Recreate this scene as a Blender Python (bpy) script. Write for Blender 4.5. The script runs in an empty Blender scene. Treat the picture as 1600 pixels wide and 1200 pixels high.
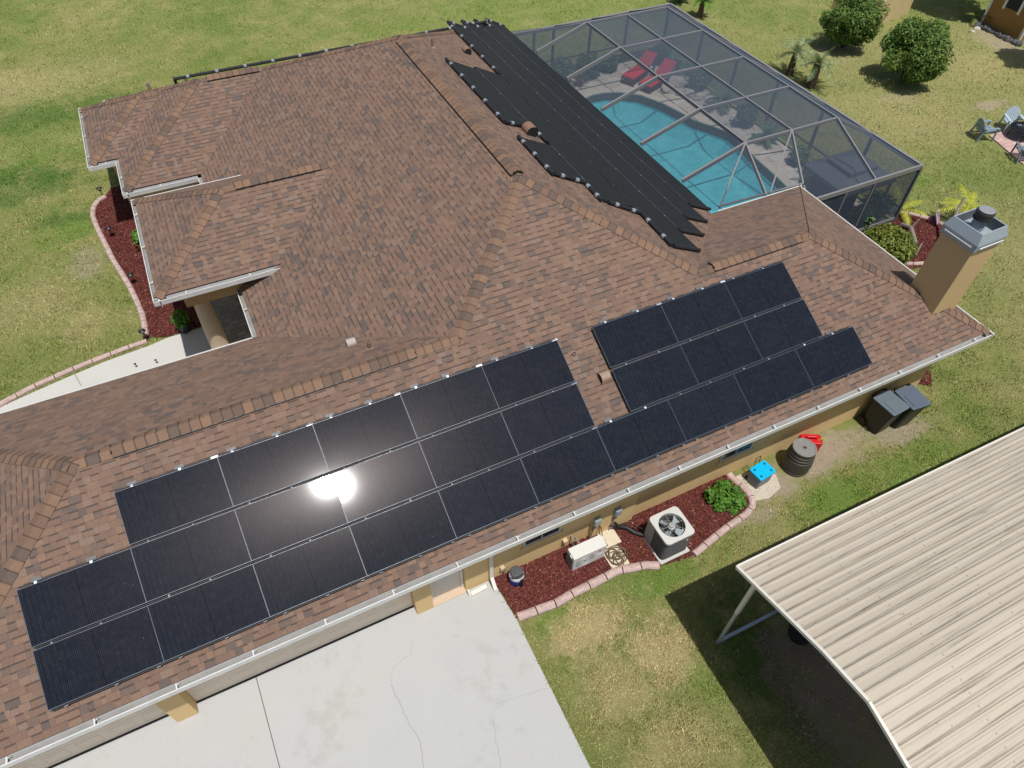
import bpy, bmesh, math, random
import numpy as np
from mathutils import Vector, Matrix, Euler, noise
from mathutils.geometry import tessellate_polygon
random.seed(7); rng = np.random.default_rng(7)
PI = math.pi
sc = bpy.context.scene
# ------------------------------------------------------------------ camera
FPX, CX, CY, CZ = 1081.67, 4.5179, -5.6109, 14.6169
CROT = Euler((0.71132, -0.01613, -0.45391), 'XYZ')
cd = bpy.data.cameras.new('camera'); cam = bpy.data.objects.new('camera', cd); sc.collection.objects.link(cam)
cam.location = (CX, CY, CZ); cam.rotation_euler = CROT
cd.sensor_width = 36; cd.lens = FPX/1600*36; cd.clip_end = 2000
sc.camera = cam
# ------------------------------------------------------------------ light
SUN_EL, SUN_AZ = math.radians(72.6), math.radians(-86.5)
SUN = Vector((math.cos(SUN_EL)*math.cos(SUN_AZ), math.cos(SUN_EL)*math.sin(SUN_AZ), math.sin(SUN_EL)))
w = bpy.data.worlds.new('World'); sc.world = w; w.use_nodes = True
wn = w.node_tree; bg = wn.nodes['Background']
sky = wn.nodes.new('ShaderNodeTexSky'); sky.sky_type = 'NISHITA'; sky.sun_disc = False
sky.sun_elevation = SUN_EL; sky.sun_rotation = PI/2 - SUN_AZ; sky.air_density = 1.0; sky.dust_density = 1.6
wn.links.new(sky.outputs[0], bg.inputs[0]); bg.inputs[1].default_value = 0.08
sl = bpy.data.lights.new('sun', 'SUN'); sl.energy = 4.1; sl.angle = math.radians(0.55); sl.color = (1, .98, .95)
so = bpy.data.objects.new('sun', sl); sc.collection.objects.link(so); so.rotation_euler = SUN.to_track_quat('Z', 'Y').to_euler()
so.location = (0, 0, 60)
vs = sc.view_settings; vs.view_transform = 'Standard'; vs.look = 'None'; vs.exposure = 0.0; vs.gamma = 1
# ------------------------------------------------------------------ helpers
RM = CROT.to_matrix()
def gp(px, py, z=0.0):
    """point of the horizontal plane z seen at a pixel of the 1600x1200 photograph"""
    d = RM @ Vector(((px-800)/FPX, -(py-600)/FPX, -1)); t = (z-CZ)/d.z
    return Vector((CX+d.x*t, CY+d.y*t, z))
def gps(pts, z=0.0): return [tuple(gp(a, b, z).xy) for a, b in pts]
COL = sc.collection
ORG = {}
def org(o):
    p = Vector((0, 0, 0))
    while o: p += ORG.get(o.name, Vector((0, 0, 0))); o = o.parent
    return p
def tag(o, label=None, cat=None, group=None, kind=None):
    if label: o['label'] = label
    if cat: o['category'] = cat
    if group: o['group'] = group
    if kind: o['kind'] = kind
    return o
def thing(name, label, cat, loc=(0, 0, 0), rz=0, group=None):
    o = bpy.data.objects.new(name, None); COL.objects.link(o); o.location = loc; o.rotation_euler = (0, 0, rz)
    o.empty_display_size = .2; ORG[o.name] = Vector(loc)
    return tag(o, label, cat, group)
class MB:
    def __init__(s): s.v = []; s.f = []; s.uv = []; s.uvs = False
    def poly(s, pts, uv=None):
        b = len(s.v); s.v += [tuple(p) for p in pts]; s.f.append(tuple(range(b, b+len(pts))))
        s.uv.append(uv if uv else [(0, 0)]*len(pts)); s.uvs |= uv is not None
        return s
    def box(s, c, d, R=None):
        c = Vector(c); hx, hy, hz = d[0]/2, d[1]/2, d[2]/2; b = len(s.v)
        for x, y, z in ((-1,-1,-1),(1,-1,-1),(1,1,-1),(-1,1,-1),(-1,-1,1),(1,-1,1),(1,1,1),(-1,1,1)):
            q = Vector((x*hx, y*hy, z*hz)); q = R @ q if R else q; s.v.append(tuple(c+q))
        for f in ((0,3,2,1),(4,5,6,7),(0,1,5,4),(1,2,6,5),(2,3,7,6),(3,0,4,7)):
            s.f.append(tuple(b+i for i in f)); s.uv.append([(0,0)]*4)
        return s
    def b2(s, lo, hi): return s.box([(a+b)/2 for a, b in zip(lo, hi)], [abs(b-a) for a, b in zip(lo, hi)])
    def bar(s, p, q, wd, ht, up=(0, 0, 1)):
        p, q = Vector(p), Vector(q); d = (q-p); L = d.length; d.normalize(); u = Vector(up)
        if abs(d.dot(u)) > .98: u = Vector((1, 0, 0))
        x = d.cross(u).normalized(); z = x.cross(d).normalized()
        return s.box((p+q)/2, (wd, L, ht), Matrix((x, d, z)).transposed())
    def tube(s, path, r, n=8, cap=True):
        path = [Vector(p) for p in path]; rs = r if isinstance(r, (list, tuple)) else [r]*len(path)
        b0 = len(s.v); N = len(path); prev = None
        for i, p in enumerate(path):
            t = (path[min(i+1, N-1)]-path[max(i-1, 0)]).normalized()
            if prev is None:
                u = Vector((0, 0, 1)) if abs(t.z) < .9 else Vector((1, 0, 0)); a = t.cross(u).normalized()
            else: a = (prev - t*prev.dot(t)).normalized()
            prev = a; c = t.cross(a)
            for k in range(n):
                th = 2*PI*k/n; s.v.append(tuple(p+(a*math.cos(th)+c*math.sin(th))*rs[i]))
        for i in range(N-1):
            for k in range(n):
                s.f.append((b0+i*n+k, b0+i*n+(k+1) % n, b0+(i+1)*n+(k+1) % n, b0+(i+1)*n+k)); s.uv.append([(0,0)]*4)
        if cap:
            s.f.append(tuple(b0+k for k in range(n))[::-1]); s.uv.append([(0,0)]*n)
            s.f.append(tuple(b0+(N-1)*n+k for k in range(n))); s.uv.append([(0,0)]*n)
        return s
    def lathe(s, c, prof, n=24, top=True):
        c = Vector(c); b0 = len(s.v); N = len(prof)
        for r, z in prof:
            for k in range(n): s.v.append((c.x+r*math.cos(2*PI*k/n), c.y+r*math.sin(2*PI*k/n), c.z+z))
        for i in range(N-1):
            for k in range(n):
                s.f.append((b0+i*n+k, b0+i*n+(k+1) % n, b0+(i+1)*n+(k+1) % n, b0+(i+1)*n+k)); s.uv.append([(0,0)]*4)
        if prof[0][0] > 1e-4: s.f.append(tuple(b0+k for k in range(n))[::-1]); s.uv.append([(0,0)]*n)
        if top and prof[-1][0] > 1e-4: s.f.append(tuple(b0+(N-1)*n+k for k in range(n))); s.uv.append([(0,0)]*n)
        return s
    def prism(s, pts, z0, z1):
        s.poly([(x, y, z1) for x, y in pts]); s.poly([(x, y, z0) for x, y in reversed(pts)])
        for i in range(len(pts)):
            a, b = pts[i], pts[(i+1) % len(pts)]; s.poly([(a[0], a[1], z0), (b[0], b[1], z0), (b[0], b[1], z1), (a[0], a[1], z1)])
        return s
    def flat(s, outer, holes, z):
        loops = [[Vector((x, y, 0)) for x, y in outer]]+[[Vector((x, y, 0)) for x, y in h] for h in holes]
        allp = [p for l in loops for p in l]
        for t in tessellate_polygon(loops):
            a, b, c = [allp[i] for i in t]
            if (b-a).cross(c-a).z < 0: b, c = c, b
            s.poly([(q.x, q.y, z) for q in (a, b, c)])
        return s
    def build(s, name, mat, parent=None, smooth=False, bevel=0, local=False):
        me = bpy.data.meshes.new(name); o_ = Vector((0, 0, 0)) if (local or not parent) else org(parent)
        me.from_pydata([(x-o_.x, y-o_.y, z-o_.z) for x, y, z in s.v], [], s.f)
        if s.uvs:
            l = me.uv_layers.new(name='UVMap'); k = 0
            for uv in s.uv:
                for a in uv: l.data[k].uv = a; k += 1
        if bevel or smooth:
            bm = bmesh.new(); bm.from_mesh(me)
            bmesh.ops.remove_doubles(bm, verts=bm.verts, dist=1e-5)
            if bevel:
                ed = [e for e in bm.edges if len(e.link_faces) == 2 and e.calc_face_angle(0) > .5]
                try: bmesh.ops.bevel(bm, geom=ed, offset=bevel, segments=2, profile=.5, affect='EDGES', clamp_overlap=True)
                except Exception: pass
            bm.to_mesh(me); bm.free()
        me.materials.append(mat)
        if smooth:
            me.polygons.foreach_set('use_smooth', [True]*len(me.polygons))
            try: me.set_sharp_from_angle(angle=math.radians(40))
            except Exception: pass
        o = bpy.data.objects.new(name, me); COL.objects.link(o); o.parent = parent
        return o
def fast_mesh(name, verts, faces, mat, parent=None):
    """verts (n,3) array, faces (m,k) array"""
    me = bpy.data.meshes.new(name); k = faces.shape[1]
    me.vertices.add(len(verts)); me.vertices.foreach_set('co', verts.astype(np.float32).ravel())
    me.loops.add(faces.size); me.loops.foreach_set('vertex_index', faces.astype(np.int32).ravel())
    me.polygons.add(len(faces)); me.polygons.foreach_set('loop_start', np.arange(0, faces.size, k, dtype=np.int32))
    me.update(calc_edges=True); me.materials.append(mat)
    o = bpy.data.objects.new(name, me); COL.objects.link(o); o.parent = parent
    return o
# ------------------------------------------------------------------ materials
class T:
    """small node-tree writer"""
    def __init__(s, nt): s.nt = nt
    def n(s, typ, ins=None, **pr):
        nd = s.nt.nodes.new('ShaderNode'+typ)
        for k, v in pr.items(): setattr(nd, k, v)
        for k, v in (ins or {}).items():
            i = nd.inputs[k]
            if hasattr(v, 'is_linked'): s.nt.links.new(v, i)
            else:
                if isinstance(v, tuple) and len(v) == 3 and i.type == 'RGBA': v = (*v, 1)
                i.default_value = v
        return nd
    def m(s, op, a, b=0.0, c=0.0, clamp=False): return s.n('Math', {0: a, 1: b, 2: c}, operation=op, use_clamp=clamp).outputs[0]
    def mix(s, f, a, b, bt='MIX'):
        nd = s.nt.nodes.new('ShaderNodeMix'); nd.data_type = 'RGBA'; nd.blend_type = bt
        for k, v in ((0, f), (6, a), (7, b)):
            if hasattr(v, 'is_linked'): s.nt.links.new(v, nd.inputs[k])
            else: nd.inputs[k].default_value = (*v, 1) if isinstance(v, tuple) and len(v) == 3 else v
        return nd.outputs[2]
    def noise(s, vec, scale, detail=3, rough=.55, dist=0):
        return s.n('TexNoise', {'Vector': vec, 'Scale': scale, 'Detail': detail, 'Roughness': rough, 'Distortion': dist}).outputs[0]
    def ramp(s, f, stops, interp='LINEAR'):
        nd = s.n('ValToRGB', {0: f}); cr = nd.color_ramp; cr.interpolation = interp
        while len(cr.elements) > 1: cr.elements.remove(cr.elements[-1])
        cr.elements[0].position = stops[0][0]; cr.elements[0].color = (*stops[0][1], 1)
        for p, c in stops[1:]: e = cr.elements.new(p); e.color = (*c, 1)
        return nd.outputs[0]
    def step(s, f, a, b):  # smoothstep 0..1
        return s.n('MapRange', {0: f, 1: a, 2: b, 3: 0.0, 4: 1.0}, interpolation_type='SMOOTHSTEP').outputs[0]
    def pos(s): return s.n('NewGeometry').outputs['Position']
    def bump(s, h, dist, st=1.0): return s.n('Bump', {'Height': h, 'Distance': dist, 'Strength': st}).outputs[0]
MATS = {}
def newmat(name):
    m = bpy.data.materials.new(name); m.use_nodes = True; nt = m.node_tree
    return m, T(nt), nt.nodes['Principled BSDF']
def lk(t, b, **kw):
    for k, v in kw.items():
        i = b.inputs[k.replace('_', ' ')]
        if hasattr(v, 'is_linked'): t.nt.links.new(v, i)
        else: i.default_value = (*v, 1) if isinstance(v, tuple) and len(v) == 3 and i.type == 'RGBA' else v
def plain(name, col, rough=.6, metal=0, var=.12, scale=6, bump=0, bscale=80, spec=.4, dirt=0, dcol=(.08, .07, .06)):
    if name in MATS: return MATS[name]
    m, t, b = newmat(name); co = t.n('TexCoord').outputs['Object']
    n1 = t.noise(co, scale, 5, .65); c = t.mix(n1, tuple(x*(1-var) for x in col), tuple(min(1, x*(1+var)) for x in col))
    if dirt:
        d = t.step(t.noise(co, scale*.6, 6, .7), .5, .75); c = t.mix(t.m('MULTIPLY', d, dirt), c, dcol)
    lk(t, b, Base_Color=c, Roughness=t.m('ADD', t.m('MULTIPLY', t.noise(co, scale*3), .25), rough-.12), Metallic=metal, Specular_IOR_Level=spec)
    if bump: lk(t, b, Normal=t.bump(t.noise(co, bscale, 4, .6), bump))
    MATS[name] = m; return m
def m_shingle(cap=False):
    m, t, b = newmat('ridge_cap_shingle' if cap else 'shingle')
    uv = t.n('TexCoord').outputs['UV']; sx = t.n('SeparateXYZ', {0: uv}); u, v = sx.outputs[0], sx.outputs[1]
    obj = t.pos()
    if cap:
        row = t.m('FLOOR', u); r1 = t.n('TexWhiteNoise', {'W': row}, noise_dimensions='1D').outputs[0]
        col = t.ramp(r1, [(0, (.115, .082, .065)), (.14, (.130, .086, .063)), (.30, (.168, .100, .064)), (.7, (.215, .126, .076)), (1, (.180, .109, .070))])
        h = t.m('FRACT', u); edge = t.step(h, .84, .93); k = edge
    else:
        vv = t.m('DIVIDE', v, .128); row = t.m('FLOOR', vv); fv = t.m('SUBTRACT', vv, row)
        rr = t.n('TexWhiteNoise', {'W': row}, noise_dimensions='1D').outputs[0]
        w1 = t.n('TexNoise', {'W': t.m('ADD', t.m('MULTIPLY', u, 2.4), t.m('MULTIPLY', row, 7.3)), 'Scale': 1.0, 'Detail': 1.0}, noise_dimensions='1D').outputs[0]
        u2 = t.m('ADD', t.m('ADD', u, t.m('MULTIPLY', rr, 9.7)), t.m('MULTIPLY', w1, .34))
        cellf = t.m('DIVIDE', u2, .150); cell = t.m('FLOOR', cellf); fu = t.m('SUBTRACT', cellf, cell)
        cv = t.n('CombineXYZ', {0: cell, 1: row}).outputs[0]
        wn_ = t.n('TexWhiteNoise', {'Vector': cv}, noise_dimensions='2D'); r1 = wn_.outputs[0]
        r2 = t.n('SeparateColor', {0: wn_.outputs[1]}).outputs[1]
        big = t.noise(obj, .7, 3, .6)
        rk = t.m('ADD', r1, t.m('MULTIPLY', t.m('SUBTRACT', big, .5), .40))
        col = t.ramp(rk, [(0, (.114, .085, .072)), (.10, (.136, .095, .075)), (.24, (.165, .103, .073)), (.6, (.186, .112, .076)), (.88, (.212, .129, .086)), (1, (.196, .132, .099))])
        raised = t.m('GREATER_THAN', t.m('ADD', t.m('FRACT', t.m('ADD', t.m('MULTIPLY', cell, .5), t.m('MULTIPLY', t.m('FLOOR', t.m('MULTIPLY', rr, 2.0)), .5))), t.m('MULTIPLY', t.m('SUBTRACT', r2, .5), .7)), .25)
        # dark asphalt butt edge and painted tab shade, at the foot of the course above
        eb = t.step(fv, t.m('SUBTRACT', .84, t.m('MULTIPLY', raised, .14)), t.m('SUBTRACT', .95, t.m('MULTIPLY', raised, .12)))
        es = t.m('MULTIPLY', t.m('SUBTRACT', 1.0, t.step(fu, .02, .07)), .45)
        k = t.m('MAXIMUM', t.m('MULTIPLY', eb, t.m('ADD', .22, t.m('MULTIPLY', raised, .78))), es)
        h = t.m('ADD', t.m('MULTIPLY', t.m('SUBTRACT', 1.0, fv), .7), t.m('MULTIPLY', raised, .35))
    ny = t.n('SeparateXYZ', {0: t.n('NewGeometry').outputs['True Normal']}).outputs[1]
    if not cap: k = t.m('MULTIPLY', k, t.m('SUBTRACT', 1.0, t.m('MULTIPLY', t.step(ny, .1, .4), .75)))  # painted tab shade fades on north-facing slopes
    gran = t.noise(obj, 160, 2, .8); gr2 = t.noise(obj, 28, 3, .6)
    col = t.mix(1.0, col, t.n('CombineXYZ', {0: t.m('ADD', .55, t.m('ADD', t.m('MULTIPLY', gran, .5), t.m('MULTIPLY', gr2, .4)))}).outputs[0], 'MULTIPLY') if False else t.n('HueSaturation', {'Color': col, 'Saturation': .94, 'Value': t.m('ADD', .50, t.m('ADD', t.m('MULTIPLY', gran, .60), t.m('MULTIPLY', gr2, .50)))}).outputs[0]
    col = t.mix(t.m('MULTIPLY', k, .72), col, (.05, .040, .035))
    wea = t.step(t.noise(obj, .35, 4, .6), .5, .72); col = t.mix(t.m('MULTIPLY', wea, .14), col, (.11, .085, .075))
    lk(t, b, Base_Color=col, Roughness=.92, Specular_IOR_Level=.25, Normal=t.bump(t.m('ADD', h, t.m('MULTIPLY', gran, .06)), .007))
    return m
def m_lawn(blades=False):
    m, t, b = newmat('grass_blades' if blades else 'lawn_soil_and_turf')
    p = t.pos()
    n1 = t.noise(p, .22, 4, .6, .6); n2 = t.noise(p, .9, 4, .6, .4); n3 = t.noise(p, 5, 4, .6); n4 = t.noise(p, 38, 3, .7)
    base = t.ramp(t.m('ADD', t.m('MULTIPLY', n1, .6), t.m('MULTIPLY', n2, .4)),
                  [(.30, (.165, .235, .054)), (.44, (.235, .280, .078)), (.56, (.31, .315, .108)), (.70, (.41, .365, .155))])
    sp = t.n('SeparateXYZ', {0: p}); X, Y = sp.outputs[0], sp.outputs[1]
    wob = t.m('MULTIPLY', t.m('SUBTRACT', n2, .5), 2.2); wob2 = t.m('MULTIPLY', t.m('SUBTRACT', n3, .5), 1.5)
    def blobs(lst):
        acc = None
        for cx, cy, rx, ry, s in lst:
            dx = t.m('DIVIDE', t.m('SUBTRACT', X, cx), rx); dy = t.m('DIVIDE', t.m('SUBTRACT', Y, cy), ry)
            d = t.m('SQRT', t.m('ADD', t.m('MULTIPLY', dx, dx), t.m('MULTIPLY', dy, dy)))
            d = t.m('ADD', d, t.m('ADD', wob, wob2))
            k = t.m('MULTIPLY', t.m('SUBTRACT', 1.0, t.step(d, .35, 1.2)), s)
            acc = k if acc is None else t.m('MAXIMUM', acc, k)
        return acc
    c = t.mix(blobs(DEEP), base, (.085, .175, .034)); c = t.mix(blobs(LUSH), c, (.20, .295, .060)); c = t.mix(blobs(DRY), c, (.60, .475, .25))
    dry2 = t.m('MULTIPLY', t.step(t.m('ADD', t.m('MULTIPLY', n3, .55), t.m('MULTIPLY', n2, .45)), .55, .68), .55); c = t.mix(dry2, c, (.45, .37, .185))
    c = t.mix(blobs(SAND), c, (.50, .40, .30)); c = t.mix(blobs(SOIL), c, (.37, .275, .195))
    if blades:
        r = t.n('NewGeometry').outputs['Random Per Island']
        c = t.n('HueSaturation', {'Color': c, 'Hue': t.m('ADD', .485, t.m('MULTIPLY', r, .03)), 'Value': t.m('ADD', .75, t.m('MULTIPLY', r, .75))}).outputs[0]
        lk(t, b, Base_Color=c, Roughness=.7, Specular_IOR_Level=.2)
    else:
        f5 = t.noise(p, 130, 2, .8)
        c = t.n('HueSaturation', {'Color': c, 'Value': t.m('ADD', .50, t.m('ADD', t.m('MULTIPLY', n4, .65), t.m('MULTIPLY', f5, .40)))}).outputs[0]
        lk(t, b, Base_Color=c, Roughness=.95, Specular_IOR_Level=.1, Normal=t.bump(t.m('ADD', n4, t.m('MULTIPLY', f5, .6)), .05))
    return m
def m_concrete(name, col, stain=1.0, joint=None):
    m, t, b = newmat(name); p = t.pos()
    n1 = t.noise(p, .8, 5, .6, .3); n2 = t.noise(p, 3, 5, .7); n3 = t.noise(p, 60, 3, .7)
    c = t.mix(n1, tuple(x*.93 for x in col), tuple(x*1.05 for x in col))
    c = t.mix(t.m('MULTIPLY', t.step(n1, .5, .66), .30*stain), c, (.42, .385, .30))
    st = t.m('MULTIPLY', t.step(t.m('ADD', t.m('MULTIPLY', n2, .5), t.m('MULTIPLY', t.noise(p, .45, 4, .6), .5)), .54, .64), .45*stain); c = t.mix(st, c, (.31, .285, .235))
    sp = t.m('MULTIPLY', t.step(t.noise(p, 45, 2, .5), .70, .76), .5*stain); c = t.mix(sp, c, (.22, .2, .17))
    c = t.n('HueSaturation', {'Color': c, 'Value': t.m('ADD', .86, t.m('MULTIPLY', n3, .28))}).outputs[0]
    lk(t, b, Base_Color=c, Roughness=.9, Specular_IOR_Level=.2, Normal=t.bump(n3, .004))
    return m
def m_mulch():
    m, t, b = newmat('red_mulch'); p = t.pos()
    vo = t.n('TexVoronoi', {'Vector': p, 'Scale': 22.0, 'Randomness': 1.0}); r = t.n('SeparateColor', {0: vo.outputs[1]}).outputs[0]
    ri = t.n('NewGeometry').outputs['Random Per Island']
    c = t.ramp(t.m('FRACT', t.m('ADD', r, ri)), [(0, (.055, .016, .014)), (.4, (.13, .031, .025)), (.88, (.185, .052, .039)), (.985, (.25, .10, .07)), (1, (.45, .29, .2))])
    lk(t, b, Base_Color=c, Roughness=.9, Specular_IOR_Level=.2, Normal=t.bump(t.m('ADD', r, vo.outputs[0]), .03))
    return m
def m_panel():
    m, t, b = newmat('black_solar_cells'); uv = t.n('TexCoord').outputs['UV']
    s = t.n('SeparateXYZ', {0: uv}); u, v = s.outputs[0], s.outputs[1]
    def lines(x, per, wd):
        f = t.m('FRACT', t.m('DIVIDE', x, per)); return t.m('MAXIMUM', t.m('LESS_THAN', f, wd/per/2), t.m('GREATER_THAN', f, 1-wd/per/2))
    bus = lines(u, .0283, .0040); gv = lines(u, .0845, .003); gh = lines(v, .166, .003)
    mid = t.m('LESS_THAN', t.m('ABSOLUTE', t.m('SUBTRACT', u, .86)), .008)
    brk = t.step(t.n('TexNoise', {'Vector': t.n('CombineXYZ', {0: t.m('MULTIPLY', t.m('FLOOR', t.m('DIVIDE', u, .0283)), .7), 1: t.m('MULTIPLY', v, 5.0)}).outputs[0], 'Scale': 1.3}).outputs[0], .45, .6)  # breaks busbar lines into dashes, painting their reflection moire into the colour
    oi = t.n('ObjectInfo').outputs['Random']
    base = t.mix(oi, (.0085, .0115, .0185), (.0110, .0142, .0220))
    c = t.mix(t.m('MULTIPLY', bus, t.m('ADD', .25, t.m('MULTIPLY', brk, .75))), base, (.055, .057, .064))
    c = t.mix(t.m('MAXIMUM', t.m('MAXIMUM', gv, gh), mid), c, (.006, .006, .007))
    dust = t.noise(t.pos(), 2.2, 5, .7); c = t.mix(t.m('MULTIPLY', t.step(dust, .4, .8), .018), c, (.25, .23, .2))
    spk = t.step(t.noise(t.pos(), 30, 1, .4), .79, .82); c = t.mix(t.m('MULTIPLY', spk, .35), c, (.3, .28, .25))
    lk(t, b, Base_Color=c, Roughness=.22, Specular_IOR_Level=.022, Specular_Tint=(1.0, .86, .80), Anisotropic=.55, Tangent=t.n('Tangent', direction_type='UV_MAP').outputs[0], Coat_Weight=.5, Coat_Roughness=.052, Coat_IOR=1.28)
    return m
def m_screen():
    m, t, b = newmat('insect_screen'); nt = t.nt
    nt.nodes.remove(b)
    lw = t.n('LayerWeight', {'Blend': .42}).outputs['Facing']
    f = t.n('MapRange', {0: lw, 1: .0, 2: 1.0, 3: .31, 4: .95}).outputs[0]; f = t.m('MINIMUM', t.m('ADD', f, t.m('MULTIPLY', t.m('POWER', lw, 3.0), .35)), .97)
    d = t.n('BsdfDiffuse', {'Color': (.068, .085, .112)}).outputs[0]; tr = t.n('BsdfTransparent').outputs[0]
    mx = t.n('MixShader', {0: f, 1: tr, 2: d}).outputs[0]
    nt.links.new(mx, nt.nodes['Material Output'].inputs[0]); return m
def m_leaf(name, c0, c1, c2):
    m, t, b = newmat(name); nt = t.nt
    r = t.n('NewGeometry').outputs['Random Per Island']; big = t.noise(t.pos(), 2.2, 3)
    c = t.ramp(t.m('ADD', t.m('MULTIPLY', r, .6), t.m('MULTIPLY', big, .4)), [(.1, c0), (.5, c1), (.85, c2)])
    lk(t, b, Base_Color=c, Roughness=.55, Specular_IOR_Level=.3)
    tl = t.n('BsdfTranslucent', {'Color': c}).outputs[0]; mx = t.n('MixShader', {0: .22, 1: b.outputs[0], 2: tl}).outputs[0]
    nt.links.new(mx, nt.nodes['Material Output'].inputs[0]); return m
def m_water():
    m, t, b = newmat('pool_water'); nt = t.nt; nt.nodes.remove(b); p = t.pos()
    h = t.m('ADD', t.noise(p, 3.5, 3, .6, .5), t.m('MULTIPLY', t.noise(p, 11, 2, .6), .35)); nr = t.bump(h, .05)
    tr = t.n('BsdfTransparent', {'Color': (.58, .86, .89)}).outputs[0]; gl = t.n('BsdfGlossy', {'Color': (1, 1, 1), 'Roughness': .03, 'Normal': nr}).outputs[0]
    fr = t.n('Fresnel', {'IOR': 1.33, 'Normal': nr}).outputs[0]
    nt.links.new(t.n('MixShader', {0: fr, 1: tr, 2: gl}).outputs[0], nt.nodes['Material Output'].inputs[0]); return m
def m_basin():
    m, t, b = newmat('pool_floor_painted_caustics'); p = t.pos()
    vo = t.n('TexVoronoi', {'Vector': t.n('VectorMath', {0: p, 1: t.n('VectorMath', {0: t.n('TexNoise', {'Vector': p, 'Scale': 2.5}).outputs[1], 'Scale': .5}, operation='SCALE').outputs[0]}, operation='ADD').outputs[0], 'Scale': 21.0}, feature='DISTANCE_TO_EDGE').outputs[0]
    k = t.m('SUBTRACT', 1.0, t.step(vo, .0, .22)); k = t.m('MULTIPLY', k, t.step(t.noise(p, 2.0), .35, .65))  # light cell lines paint caustic glitter into the floor colour
    c = t.mix(t.noise(p, 5, 5, .7), (.12, .50, .56), (.25, .68, .72)); c = t.mix(t.m('MULTIPLY', k, .6), c, (.55, .90, .93))
    lk(t, b, Base_Color=c, Roughness=.8); return m
def m_pavers(name, c0, c1, sx, sy, mortar=(.12, .11, .10), rot=0):
    m, t, b = newmat(name); p = t.pos()
    mp = t.n('Mapping', {0: p, 'Rotation': (0, 0, rot)}).outputs[0]
    br = t.n('TexBrick', {'Vector': mp, 'Color1': c0, 'Color2': c1, 'Mortar': mortar, 'Scale': 1.0, 'Mortar Size': .006, 'Brick Width': sx, 'Row Height': sy, 'Bias': 0.0})
    c = t.n('HueSaturation', {'Color': br.outputs[0], 'Value': t.m('ADD', .7, t.m('MULTIPLY', t.noise(p, 7, 5, .7), .6))}).outputs[0]
    lk(t, b, Base_Color=c, Roughness=.85, Normal=t.bump(t.m('SUBTRACT', 1.0, br.outputs[1]), .006)); return m
def m_curb():
    m, t, b = newmat('pink_stamped_curb'); p = t.pos()
    ri = t.n('NewGeometry').outputs['Random Per Island']; c = t.mix(t.noise(p, 5, 5, .7), (.42, .27, .23), (.60, .48, .44)); c = t.n('HueSaturation', {'Color': c, 'Value': t.m('ADD', .85, t.m('MULTIPLY', ri, .25))}).outputs[0]; c = t.mix(t.m('MULTIPLY', t.step(t.noise(p, 2.5, 6, .75), .5, .7), .45), c, (.26, .19, .15)); vo = t.n('TexVoronoi', {'Vector': p, 'Scale': 9.0}, feature='DISTANCE_TO_EDGE').outputs[0]
    k = t.m('SUBTRACT', 1.0, t.step(vo, .01, .05)); c = t.mix(t.m('MULTIPLY', k, .45), c, (.22, .13, .11))
    lk(t, b, Base_Color=c, Roughness=.85, Normal=t.bump(t.m('ADD', vo, t.noise(p, 30)), .01)); return m
def m_carport():
    m, t, b = newmat('tan_ribbed_metal'); p = t.pos(); s = t.n('SeparateXYZ', {0: p})
    stv = t.n('CombineXYZ', {0: t.m('MULTIPLY', s.outputs[0], .35), 1: t.m('MULTIPLY', s.outputs[1], 14.0), 2: 0.0}).outputs[0]
    st = t.noise(stv, 1.0, 5, .65); pa = t.noise(p, .6, 4, .6)
    c = t.mix(t.noise(p, 1.5, 4), (.455, .395, .305), (.51, .445, .35))
    k = t.m('MULTIPLY', t.step(st, .52, .70), t.step(pa, .35, .65)); c = t.mix(t.m('MULTIPLY', k, .85), c, (.15, .125, .095))
    fy = t.m('FRACT', t.m('DIVIDE', t.m('SUBTRACT', -2.46, s.outputs[1]), .19)); foot = t.m('MULTIPLY', t.step(fy, .50, .64), t.m('SUBTRACT', 1.0, t.step(fy, .66, .76)))
    ln = t.noise(t.n('CombineXYZ', {0: t.m('MULTIPLY', s.outputs[0], .5), 1: t.m('FLOOR', t.m('DIVIDE', s.outputs[1], .19)), 2: 0.0}).outputs[0], 1.0, 4, .7)
    c = t.mix(t.m('MULTIPLY', foot, t.m('ADD', .25, t.m('MULTIPLY', t.step(ln, .40, .66), .55))), c, (.13, .105, .075))
    c = t.mix(t.m('MULTIPLY', t.step(t.noise(p, 16, 2, .4), .74, .78), .6), c, (.15, .12, .09))
    sx_ = t.m('LESS_THAN', t.m('FRACT', t.m('DIVIDE', s.outputs[0], 1.52)), .017); sy_ = t.m('MULTIPLY', t.m('GREATER_THAN', fy, .27), t.m('LESS_THAN', fy, .45)); c = t.mix(t.m('MULTIPLY', t.m('MULTIPLY', sx_, sy_), .5), c, (.17, .145, .115))
    lap = t.m('LESS_THAN', t.m('FRACT', t.m('DIVIDE', t.m('ADD', s.outputs[1], .1), .95)), .010); c = t.mix(t.m('MULTIPLY', lap, .5), c, (.2, .17, .13))
    lk(t, b, Base_Color=c, Roughness=.45, Specular_IOR_Level=.4); return m
def m_stucco(name, c):
    m, t, b = newmat(name); p = t.pos(); n = t.noise(p, 1.2, 5, .6); f = t.noise(p, 70, 3, .6)
    cc = t.mix(n, tuple(x*.9 for x in c), tuple(x*1.07 for x in c)); lk(t, b, Base_Color=cc, Roughness=.92, Specular_IOR_Level=.2, Normal=t.bump(f, .006)); return m
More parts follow.
